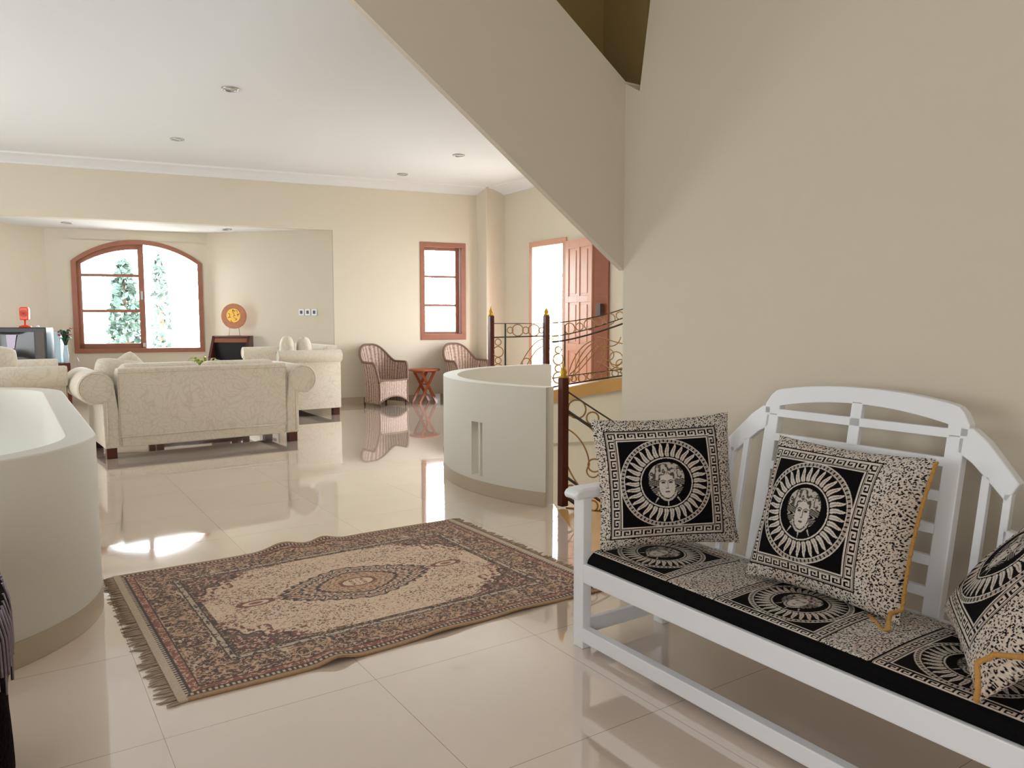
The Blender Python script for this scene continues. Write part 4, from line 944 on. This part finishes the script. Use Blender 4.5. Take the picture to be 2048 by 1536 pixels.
def scatter_cushion(name, c, ux, uv_, W, Hh, T, label, marg, N=300, cord=None, fold=0):
    """c centre; ux = right, uv_ = up unit vectors; marg = (left,right,bottom,top) fractions around the woven panel"""
    ux = Vector(ux).normalized(); uv_ = Vector(uv_); uv_ = (uv_ - ux * uv_.dot(ux)).normalized(); un = ux.cross(uv_)   # faces toward the viewer side
    u = np.linspace(-1, 1, N); U, V = np.meshgrid(u, u, indexing='ij')
    g = (np.clip(1 - np.abs(U) ** 2.4, 0, 1) * np.clip(1 - np.abs(V) ** 2.4, 0, 1)) ** 0.55
    X = U * W / 2 * (1 - 0.065 * (1 - V ** 2) * U ** 2); Y = V * Hh / 2 * (1 - 0.065 * (1 - U ** 2) * V ** 2)
    wr = 0.006 * (vnoise(U * 3 + 7, V * 3, 2) - 0.5) * g * 2
    if fold: wr = wr - fold * np.exp(-((U * 0.75 + V * 0.65 + 0.05) / 0.16) ** 2) * g
    l, r_, b_, t_ = marg
    px = (U + 1) / 2; py = (V + 1) / 2
    qx = (px - l) / (1 - l - r_) * 2 - 1; qy = (py - b_) / (1 - b_ - t_) * 2 - 1
    inside = (np.abs(qx) <= 1) & (np.abs(qy) <= 1)
    k = np.where(inside, panel(np.clip(qx, -1, 1), np.clip(qy, -1, 1)), speckle(X, Y, 0.0070, 3))
    k = np.where((~inside) & (np.maximum(np.abs(qx), np.abs(qy)) < 1.025), 0, k)
    cf = cloth_colour(k, X, Y)
    P = np.stack([X, Y, T * 0.55 * g + wr], -1)
    ux_, uy_, uz_ = np.array(ux), np.array(uv_), np.array(un)
    # one closed mesh: front and back sheets joined at the seam
    Nb = N; Pb = np.stack([X, Y, -T * 0.45 * g], -1); cb = cloth_colour(speckle(X, Y, 0.0070, 5), X, Y)
    Pall = np.concatenate([P, Pb[::-1]], 0); Call = np.concatenate([cf, cb[::-1]], 0)
    o = grid_mesh(name, Pall, Call, M['tapestry'])
    mt = Matrix(((ux.x, uv_.x, un.x, c[0]), (ux.y, uv_.y, un.y, c[1]), (ux.z, uv_.z, un.z, c[2]), (0, 0, 0, 1)))
    o.matrix_world = mt; tag(o, label, 'cushion', 'sun face cushions on the bench')
    if cord:
        b = MB(); b.tube(cord, 0.0075, 8)
        # twisted strand on the cord
        b.build('cord_trim', M['cord'], o)
    return o

# ---------------------------------------------------------------- white bench
BM = M['white']; root = empty('bench', (2.05, 1.505, 0)); tag(root, 'white painted wooden bench with slatted arched back against the right wall', 'bench'); RO = Vector((2.05, 1.505, 0))
def lb(name, fn, m=BM, bevel=0.004, par=None):
    b = MB(); fn(b); b.v = [(x - RO.x, y - RO.y, z) for x, y, z in b.v]; return b.build(name, m, par or root, bevel=bevel)
YL, YR, XF = 2.30, 0.58, 1.865
bx = lambda z: 2.30 + (z - 0.36) * 0.190          # reclined back plane
for y in (YL, YR):
    def leg(b, y=y):
        b.box(XF - 0.022, XF + 0.022, y - 0.03, y + 0.03, 0, 0.615)
    lb('front_leg', leg)
    lb('rear_leg', lambda b, y=y: b.box(2.283, 2.327, y - 0.028, y + 0.028, 0, 0.66))
    def armf(b, y=y):
        pts = [(-0.06, 0.0), (-0.068, 0.018), (-0.055, 0.035), (-0.02, 0.042), (0.46, 0.042), (0.48, 0.0)]
        b.prism([(q, z) for q, z in pts], (XF, y - 0.04, 0.605), (1, 0, 0), (0, 0, 1), (0, 1, 0), 0.08)
    lb('armrest', armf, bevel=0.008)
    lb('side_rail', lambda b, y=y: b.box(XF, 2.30, y - 0.012, y + 0.012, 0.275, 0.345))
    lb('side_stretcher', lambda b, y=y: b.box(XF, 2.30, y - 0.012, y + 0.012, 0.05, 0.11))
lb('front_rail', lambda b: b.box(XF - 0.018, XF + 0.018, YR, YL, 0.268, 0.345))
lb('rear_rail', lambda b: b.box(2.285, 2.32, YR, YL, 0.268, 0.345))
lb('stretcher', lambda b: b.box(XF - 0.02, XF + 0.018, YR, YL, 0.028, 0.085))
for k in range(7):
    x0 = XF + 0.02 + k * 0.06; lb('seat_slat', lambda b, x0=x0: b.box(x0, x0 + 0.045, YR + 0.012, YL - 0.012, 0.325, 0.343), bevel=0.002)
def inback(poly, t=0.03):
    """poly in (y,z) lying in the reclined back plane"""
    def f(b):
        n = len(poly); base = len(b.v)
        b.v += [(bx(z), y, z) for y, z in poly] + [(bx(z) + t, y, z) for y, z in poly]
        b.f.append(tuple(base + i for i in range(n))); b.sm.append(False); b.f.append(tuple(base + n + i for i in range(n))[::-1]); b.sm.append(False)
        for i in range(n):
            j = (i + 1) % n; b.f.append((base + i, base + j, base + n + j, base + n + i)); b.sm.append(False)
    return f
def rect(y0, y1, z0, z1): return [(y0, z0), (y1, z0), (y1, z1), (y0, z1)]
YC = 1.505; HC = 0.335
for s in (-1, 1):
    yy = YC + s * HC; lb('back_post', inback(rect(yy - 0.027, yy + 0.027, 0.30, 0.944), 0.036))
# arched crest rail
def crest():
    O = []; I = []; n = 40
    for k in range(n + 1):
        t = k / n * 2 - 1; y = YC + t * 0.372
        zo = 1.068 - 0.040 * abs(t) ** 2.2
        if abs(t) > 0.86: zo -= 0.045 * ((abs(t) - 0.86) / 0.14) ** 2.2
        O.append((y, zo))
    for k in range(n + 1):
        t = 1 - k / n * 2; y = YC + t * 0.308
        I.append((y, 1.012 - 0.034 * abs(t) ** 2.0))
    poly = O + [(YC + 0.372, 0.945), (YC + 0.308, 0.945)] + I + [(YC - 0.308, 0.945), (YC - 0.372, 0.945)]
    def f(b):
        L_ = [(YC - 0.372, 0.945)] + O + [(YC + 0.372, 0.945)]; N_ = [(YC - 0.308, 0.945)] + I[::-1] + [(YC + 0.308, 0.945)]
        m = len(L_); base = len(b.v); t = 0.036
        for off in (0, t):
            for q in (L_, N_): b.v += [(bx(z) + off, y, z) for y, z in q]
        o0, i0, o1, i1 = base, base + m, base + 2 * m, base + 3 * m
        for k in range(m - 1):
            b.f += [(o0 + k, o0 + k + 1, i0 + k + 1, i0 + k), (o1 + k + 1, o1 + k, i1 + k, i1 + k + 1), (o0 + k + 1, o0 + k, o1 + k, o1 + k + 1), (i0 + k, i0 + k + 1, i1 + k + 1, i1 + k)]; b.sm += [False] * 4
        for k in (0, m - 1): b.f.append((o0 + k, i0 + k, i1 + k, o1 + k)); b.sm.append(False)
    return f
cr_ = lb('crest_rail', crest(), bevel=0.003)
for z0, z1 in ((0.937, 0.966), (0.848, 0.876), (0.742, 0.772), (0.642, 0.672), (0.545, 0.575), (0.45, 0.48)):
    lb('back_slat', inback(rect(YC - HC + 0.02, YC + HC - 0.02, z0, z1), 0.02), bevel=0.002)
lb('centre_upright', inback(rect(YC - 0.02, YC + 0.02, 0.87, 1.02), 0.022), bevel=0.002)
for s in (-1, 1):
    y = lambda q: YC + s * q
    sh = [(y(0.345), 0.975), (y(0.385), 0.972), (y(0.43), 0.938), (y(0.47), 0.895), (y(0.527), 0.832), (y(0.500), 0.772), (y(0.44), 0.828), (y(0.39), 0.872), (y(0.345), 0.898)]
    if s < 0: sh = sh[::-1]
    lb('shoulder_rail', inback(sh, 0.036))
    lb('back_slat_upright', inback(rect(min(y(0.424), y(0.448)), max(y(0.424), y(0.448)), 0.30, 0.84), 0.02), bevel=0.002)
    lb('back_slat_upright', inback(rect(min(y(0.490), y(0.512)), max(y(0.490), y(0.512)), 0.30, 0.80), 0.024), bevel=0.002)
    e2 = [(y(0.50), 0.70), (y(0.50), 0.655), (y(0.81), 0.60), (y(0.81), 0.645)]
    lb('lower_rail', inback(e2 if s > 0 else e2[::-1], 0.03)); 
lb('bottom_rail', inback(rect(YR, YL, 0.345, 0.395), 0.026))

# seat pad with woven cover
def seat_pad():
    n1, n2 = 1000, 190; yy = np.linspace(YL - 0.035, YR + 0.035, n1); L = 1.52
    tt = np.linspace(0, 1, n2)
    A, T = np.meshgrid(np.arange(n1) / (n1 - 1) * (YL - YR - 0.07), tt, indexing='ij')
    # profile: black front side, rounded top edge, flat top to the back
    Wd = 0.43; side = 0.055
    S = T * (Wd + side)
    Xp = np.where(S < side, 0, S - side); Zp = np.where(S < side, 0.346 + S, 0.346 + side)
    rd = 0.018; e = np.clip((S - side + rd) / (2 * rd), 0, 1); m = (S > side - rd) & (S < side + rd)
    Xp = np.where(m, rd * (1 - np.cos(e * PI / 2)), Xp); Zp = np.where(m, 0.346 + side - rd + rd * np.sin(e * PI / 2), Zp)
    puff = 0.010 * np.sin(np.clip((S - side) / Wd, 0, 1) * PI) * (1 + 0.3 * np.sin(A * 9))
    endf = np.clip(np.minimum(A, (YL - YR - 0.07) - A) / 0.03, 0, 1) ** 0.5
    Z = Zp + puff; Z = 0.346 + (Z - 0.346) * endf
    P = np.stack([XF - 0.004 + Xp - RO.x * 0, YL - 0.035 - A, Z], -1)
    # woven layout along A: panels 0.37 wide with 0.19 speckle between
    k = np.zeros(A.shape); d = S - side
    starts = [0.03, 0.455 + 0.15 - 0.0, 1.17]
    pan = [(0.0, 0.42), (0.635, 1.015), (1.175, 1.555)]
    k = speckle(A, d, 0.0072, 7)
    for a0, a1 in pan:
        q = (A - (a0 + a1) / 2) / ((a1 - a0) / 2); v = (d - 0.19) / 0.19
        ins = (np.abs(q) <= 1) & (np.abs(v) <= 1)
        k = np.where(ins, panel(np.clip(q, -1, 1), np.clip(v, -1, 1)), k)
        k = np.where((~ins) & (np.maximum(np.abs(q), np.abs(v)) < 1.03), 0, k)
    k = np.where(d < 0.002, 0, k)
    c = cloth_colour(k, A, d)
    o = grid_mesh('seat_pad', P, c, M['tapestry']); tag(o, 'long black and cream seat pad with sun faces on the white bench', 'seat cushion'); return o
seat_pad()
# pillows on the bench
def pose(bl, br, tl, tr):
    bl, br, tl, tr = map(Vector, (bl, br, tl, tr)); c = (bl + br + tl + tr) / 4; return c, ((br - bl) + (tr - tl)) / 2, ((tl - bl) + (tr - br)) / 2
c, a, u = pose((1.895, 2.185, 0.435), (2.345, 1.925, 0.435), (1.90, 2.30, 0.885), (2.345, 2.035, 0.935))
scatter_cushion('scatter_cushion', c, a, u, a.length * 1.06, u.length * 1.05, 0.18, 'sun face cushion leaning in the left corner of the bench', (0.075, 0.135, 0.09, 0.105))
c, a, u = pose((2.12, 1.705, 0.425), (2.135, 1.195, 0.425), (2.27, 1.68, 0.885), (2.31, 1.17, 0.87))
o = scatter_cushion('scatter_cushion', c, a, u, a.length * 1.05, u.length * 1.05, 0.18, 'sun face cushion with gold cord in the middle of the bench', (0.03, 0.24, 0.095, 0.09))
def edge_cord(o, W, Hh, T, pts):
    b = MB(); b.tube(pts, 0.0065, 8)
    # second twisted strand gives the rope look
    P = [Vector(p) for p in pts]; Q = []
    for i in range(len(P) - 1):
        for k in range(6):
            f = k / 6; p = P[i].lerp(P[i + 1], f); an = (i * 6 + k) * 1.1; Q.append(p + Vector((math.cos(an), 0.0, math.sin(an))) * 0.0045)
    b.tube(Q, 0.0042, 6); return b.build('cord_trim', M['cord'], o)
W2, H2_ = a.length * 1.05, u.length * 1.05
pts = [(W2 / 2 * (1 - 0.065 * (1 - v * v)) + 0.002, v * H2_ / 2, -0.002) for v in np.linspace(0.96, -0.82, 16)] + [(W2 / 2 * 0.93, -H2_ / 2 * 0.90, 0.03), (W2 / 2 * 0.98, -H2_ / 2 * 0.98, 0.06), (W2 / 2 * 1.02, -H2_ / 2 * 1.06, 0.075), (W2 / 2 * 0.96, -H2_ / 2 * 1.11, 0.07), (W2 / 2 * 0.82, -H2_ / 2 * 1.05, 0.035), (W2 / 2 * 0.68, -H2_ / 2 * 1.0, 0.01)]
edge_cord(o, W2, H2_, 0.15, pts)
P3 = dict(bl=(2.25, 1.09, 0.46), br=(1.83, 0.80, 0.44), tl=(2.42, 0.80, 0.84), tr=(2.02, 0.52, 0.80))
c, a, u = pose(P3['bl'], P3['br'], P3['tl'], P3['tr'])
o = scatter_cushion('scatter_cushion', c, a, u, a.length * 1.06, u.length * 1.06, 0.18, 'sun face cushion slumped at the right picture edge of the bench', (0.03, 0.24, 0.09, 0.09), fold=0.0)
W3, H3 = a.length * 1.06, u.length * 1.06
pts = [(W3 / 2 * 0.96, -H3 / 2 * 1.0, 0.0), (W3 / 2 * 1.02, -H3 / 2 * 0.99, 0.01), (W3 / 2 * 1.05, -H3 / 2 * 0.9, 0.03), (W3 / 2 * 1.0, -H3 / 2 * 0.75, 0.07), (W3 / 2 * 0.97, -H3 / 2 * 0.6, 0.06)] + [(W3 / 2 * (1 - 0.065 * (1 - v * v)) + 0.004, v * H3 / 2, 0.02) for v in np.linspace(-0.45, 0.95, 12)]
edge_cord(o, W3, H3, 0.18, pts)

# ---------------------------------------------------------------- rug
def rug():
    a, bb = 0.985, 0.775; nx, ny = 760, 600
    x = np.linspace(-a, a, nx); y = np.linspace(-bb, bb, ny); X, Y = np.meshgrid(x, y, indexing='ij'); ax, ay = np.abs(X), np.abs(Y)
    c_beige, c_mar, c_dark, c_ochre, c_pink, c_olive, c_rust = [linv(v) for v in ([220, 196, 170], [122, 66, 52], [62, 38, 34], [190, 150, 108], [208, 168, 144], [104, 88, 66], [146, 84, 60])]
    def motif(sc, s, thr=0.5, sx=ax, sy=ay):
        n = vnoise(sx * sc + s, sy * sc, s) * 0.6 + vnoise(sx * sc * 2.1, sy * sc * 2.1 + s, s + 1) * 0.4; return n > thr
    def scroll(sc, s): 
        n = vnoise(ax * sc + s, ay * sc + 2 * s, s); return np.abs(np.sin(n * 14))
    col = np.zeros(X.shape + (3,)) + c_beige
    def put(mask, c): col[mask] = c
    # field speckle of small flowers
    fl = motif(85, 3, 0.66); put(fl, c_pink); put(motif(110, 5, 0.74), c_rust); 
    dens = np.clip(vnoise(ax * 6, ay * 6, 12) * 1.5 - 0.45, 0, 1)
    put(motif(95, 7, 0.70) & (hash2(np.floor(ax * 12), np.floor(ay * 12)) > 0.3) & (dens > 0.3), c_mar); put(motif(120, 9, 0.70) & (dens > 0.35), c_olive)
    dE = np.minimum(a - ax, bb - ay)          # distance to the edge
    f0 = 0.255; fx, fy = a - f0, bb - f0       # field half size
    # corner spandrels with scalloped edge
    th = np.arctan2(ay - fy, ax - fx); rr = (np.clip(fx - ax, 0, 9) / 0.42) ** 0.8 + (np.clip(fy - ay, 0, 9) / 0.33) ** 0.8; sca = 1 + 0.08 * np.cos(th * 14)
    spn = (rr < sca) & (ax < fx) & (ay < fy)
    put(spn, c_mar * 0.7); put(spn & motif(90, 31, 0.56), c_pink * 0.9); put(spn & motif(120, 33, 0.64), c_dark); put(spn & motif(40, 36, 0.64), c_olive)
    edge = np.abs(rr - sca) < 0.03; put(edge & (ax < fx) & (ay < fy), c_dark)
    put((rr < sca * 1.25) & (rr > sca) & (ax < fx) & (ay < fy) & motif(70, 41, 0.55), c_mar)
    # central medallion, pointed along x, scalloped chain of dark-lined petals
    ml, mw = 0.37, 0.235; ang = np.arctan2(ay / mw, ax / ml); md = (ax / ml) ** 1.2 + (ay / mw) ** 1.7
    md = md * (1 + 0.045 * np.cos(ang * 28))
    put(md < 1.0, c_beige * 0.88); put((md < 1.0) & motif(110, 51, 0.58), c_pink * 0.9)
    ringm = (md < 0.97) & (md > 0.50)
    pet = np.abs(np.sin(ang * 14 + 1.2 * np.sin(md * 12))) ; lobes = np.abs(((md - 0.50) / 0.24) % 1 - 0.5) * 2
    put(ringm & ((pet < 0.30) | (lobes > 0.80)), c_dark); put(ringm & (pet > 0.8) & (lobes < 0.35), c_rust); put(ringm & motif(90, 55, 0.70), c_mar)
    for q in (1.0, 0.48): put(np.abs(md - q) < 0.035, c_dark)
    inn = md < 0.46; put(inn, c_ochre); put(inn & motif(95, 57, 0.50), c_pink); put(inn & motif(110, 58, 0.62), c_olive * 1.2); put(inn & motif(120, 59, 0.68), c_mar)
    r0 = np.hypot(X / 0.085, Y / 0.055); put(r0 < 1, c_beige); put(np.abs(r0 - 1) < 0.10, c_mar); put((r0 < 0.8) & motif(110, 61, 0.55), c_mar * 1.4)
    pend = np.hypot((ax - 0.50) / 0.075, ay / 0.032); put(pend < 1, c_beige); put(np.abs(pend - 1) < 0.2, c_mar); put(pend < 0.45, c_rust)
    put((ay < 0.006) & (ax > ml * 0.9) & (ax < 0.43), c_mar)
    # borders
    B = dE < f0
    put(B, c_mar * 0.5)
    main = (dE < 0.235) & (dE > 0.085)
    put(main & motif(60, 71, 0.53), c_ochre * 0.9); put(main & motif(85, 72, 0.58), c_pink * 0.9); put(main & motif(110, 73, 0.62), c_dark); put(main & motif(55, 75, 0.72), c_olive); put(main & (scroll(16, 77) < 0.10), c_beige * 0.85)
    ends = (a - ax) < f0
    g1 = (dE > 0.235) & (dE < 0.262); put(g1, c_beige * 0.75); put(g1 & motif(110, 81, 0.6), c_dark)
    g1b = (dE > 0.262) & (dE < 0.285); put(g1b, c_dark * 1.3); put(g1b & motif(120, 82, 0.58), c_ochre * 0.8)
    for q in (0.235, 0.262): put(np.abs(dE - q) < 0.0025, c_dark)
    g2 = (dE > 0.050) & (dE < 0.085); put(g2, c_rust * 0.85); put(g2 & motif(100, 83, 0.6), c_pink * 0.9); put(np.abs(dE - 0.085) < 0.003, c_dark); put(np.abs(dE - 0.05) < 0.003, c_dark)
    g3 = (dE > 0.022) & (dE < 0.050); sd = np.where(a - ax < bb - ay, ay, ax); put(g3, c_dark); put(g3 & ((sd / 0.020) % 1 > 0.5) & (np.abs(dE - 0.036) < 0.008), c_beige * 0.8)
    put(dE < 0.022, c_ochre * 0.75)
    put(((a - ax) < 0.03), c_beige * 0.72)
    n = (0.85 + 0.3 * vnoise(X * 260, Y * 260, 90))[..., None]; col = col * n * 1.12
    # worn, paler patch toward one end
    # surface with gentle ripples along the long edges
    z = 0.009 + 0.0 * X
    e1 = np.clip((ay - 0.45) / 0.32, 0, 1) ** 2
    far = e1 * (Y > 0); near = e1 * (Y < 0)
    z = z + far * 0.034 * (np.exp(-((X + 0.12) / 0.10) ** 2) + 0.8 * np.exp(-((X - 0.12) / 0.07) ** 2)) + near * (0.020 * np.exp(-((X + 0.42) / 0.06) ** 2) + 0.010 * np.exp(-((X - 0.05) / 0.12) ** 2) + 0.008 * np.exp(-((X - 0.45) / 0.12) ** 2))
    Yw = Y + 0.010 * np.sin(X * 4.2) * e1
    P = np.stack([X, Yw, z], -1)
    root = empty('rug', (1.396, 3.48, 0), math.radians(1.4)); tag(root, 'worn maroon and beige Persian rug with central medallion on the floor tiles', 'rug')
    o = grid_mesh('pile', P, col, M['rugmat'], root); sm = o.modifiers.new('solid', 'SOLIDIFY'); sm.thickness = 0.007; sm.offset = -1
    for s in (-1, 1):
        b = MB(); rs = random.Random(5 + s)
        N_ = 110
        for k in range(N_):
            yb = -bb + 2 * bb * (k + 0.5) / N_ + rs.uniform(-0.003, 0.003); L = rs.uniform(0.04, 0.075); sl = rs.uniform(-0.3, 0.35)
            p0 = Vector((s * (a - 0.005), yb, 0.006)); p1 = p0 + Vector((s * L * 0.5, sl * L * 0.4, -0.001)); p2 = p0 + Vector((s * L, sl * L, -0.004))
            b.tube([p0, p1, p2], [0.0032, 0.0042, 0.0015], 5)
        fr = b.build('fringe', M['fringe'], root, fix=False); fr['kind'] = 'stuff'
    return root
rug()

# ---------------------------------------------------------------- dark velour armchair at the left picture edge
def dark_chair():
    root = empty('velour_armchair', (-0.424, 2.33, 0)); tag(root, 'purple-black velour armchair cut off by the left picture edge', 'armchair')
    n, m = 60, 40; P = np.zeros((n, m, 3))
    prof = [(0.02, 0.34), (0.05, 0.378), (0.12, 0.385), (0.22, 0.388), (0.32, 0.392), (0.44, 0.396), (0.54, 0.394), (0.60, 0.38), (0.645, 0.34), (0.68, 0.22), (0.685, 0.02)]
    zs_ = np.interp(np.linspace(0, 1, m), np.linspace(0, 1, len(prof)), [p[0] for p in prof]); rs_ = np.interp(np.linspace(0, 1, m), np.linspace(0, 1, len(prof)), [p[1] for p in prof])
    for i in range(n):
        t = 2 * PI * i / (n - 1)
        for j in range(m):
            w_ = 1 + 0.02 * math.sin(t * 9 + zs_[j] * 14) * (1 if i not in (0, n - 1) else 1)
            c, s = math.cos(t), math.sin(t); P[i, j] = (np.sign(c) * abs(c) ** 0.6 * rs_[j] * w_, np.sign(s) * abs(s) ** 0.6 * rs_[j] * w_, zs_[j])
    P[-1] = P[0]
    grid_mesh('upholstery', P, None, M['purplefur'], root)
    b = MB()
    for k in range(16):
        t = -0.5 + k * 0.07

        c, s = math.cos(t), math.sin(t)
        b.tube([(np.sign(c) * abs(c) ** 0.6 * np.interp(z, [p[0] for p in prof], [p[1] for p in prof]) * 1.015, np.sign(s) * abs(s) ** 0.6 * np.interp(z, [p[0] for p in prof], [p[1] for p in prof]) * 1.015, z) for z in np.linspace(0.44 + 0.03 * math.sin(k * 2.2), 0.60, 8)], 0.004, 5)
    b.build('silver_braid', M['silver'], root)
    b = MB()
    for x in (-0.25, 0.25):
        for y in (-0.25, 0.25): b.box(x - 0.02, x + 0.02, y - 0.02, y + 0.02, 0, 0.05)
    b.build('feet', M['black'], root)
dark_chair()

# ---------------------------------------------------------------- outdoors: paving and trees seen through the openings
b = MB(); b.box(-20, 30, 14.2, 50, -3.2, -3.1); b.box(7.6, 30, -10, 14.2, -3.2, -3.1); struct(b.build('ground', M['ground']))
def tree(loc, h, r, kind, label, n=1400, cat='tree'):
    root = empty('garden_tree', loc); tag(root, label, cat, 'garden trees outside')
    b = MB(); b.tube([(0, 0, 0), (0.03, 0, h * 0.5), (0, 0.02, h * 0.95)], [0.12, 0.08, 0.02], 8)
    for k in range(14):
        a = random.uniform(0, 6.28); z = random.uniform(0.25, 0.85) * h; L = r * 0.8 * (1 - z / h * 0.6); b.tube([(0, 0, z), (math.cos(a) * L, math.sin(a) * L, z + L * 0.4)], [0.03, 0.008], 5)
    b.build('trunk', M['trunk'], root)
    zz = rng.uniform(0.12, 1, n) * h; rad = r * (1 - (zz / h) ** 2) ** 0.5 if kind == 'cone' else r * np.sin(np.clip(zz / h, 0.1, 1) * PI * 0.92) + 0.05
    a = rng.uniform(0, 2 * PI, n); q = rad * rng.uniform(0.3, 1, n) ** 0.5; cpos = np.stack([np.cos(a) * q, np.sin(a) * q, zz], -1)
    s = 0.11; d1 = rng.normal(size=(n, 3)); d1 /= np.linalg.norm(d1, axis=1)[:, None]; d2 = np.cross(d1, rng.normal(size=(n, 3))); d2 /= np.linalg.norm(d2, axis=1)[:, None]
    V_ = np.stack([cpos - d1 * s, cpos + d2 * s * 0.5, cpos + d1 * s, cpos - d2 * s * 0.5], 1).reshape(-1, 3)
    me = bpy.data.meshes.new('foliage'); me.from_pydata(V_.tolist(), [], [(4 * i, 4 * i + 1, 4 * i + 2, 4 * i + 3) for i in range(n)]); o = bpy.data.objects.new('foliage', me); COL.objects.link(o); o.parent = root
    me.materials.append(M['tree_teal'] if kind == 'cone' else M['tree_green'])
tree((2.05, 17.4, -3.1), 5.6, 0.50, 'cone', 'slim bluish-green tree seen through the left sash of the arched window', 1500)
tree((3.12, 19.9, -3.1), 5.95, 0.32, 'cone', 'tall thin tree seen through the open right half of the arched window', 380)
tree((2.55, 15.9, -3.1), 3.7, 0.75, 'bush', 'yellow-green shrub low in the open half of the arched window', 1500, 'shrub')
tree((11.7, 15.6, -3.1), 6.9, 1.0, 'bush', 'faint tree glimpsed through the open doorway', 260)
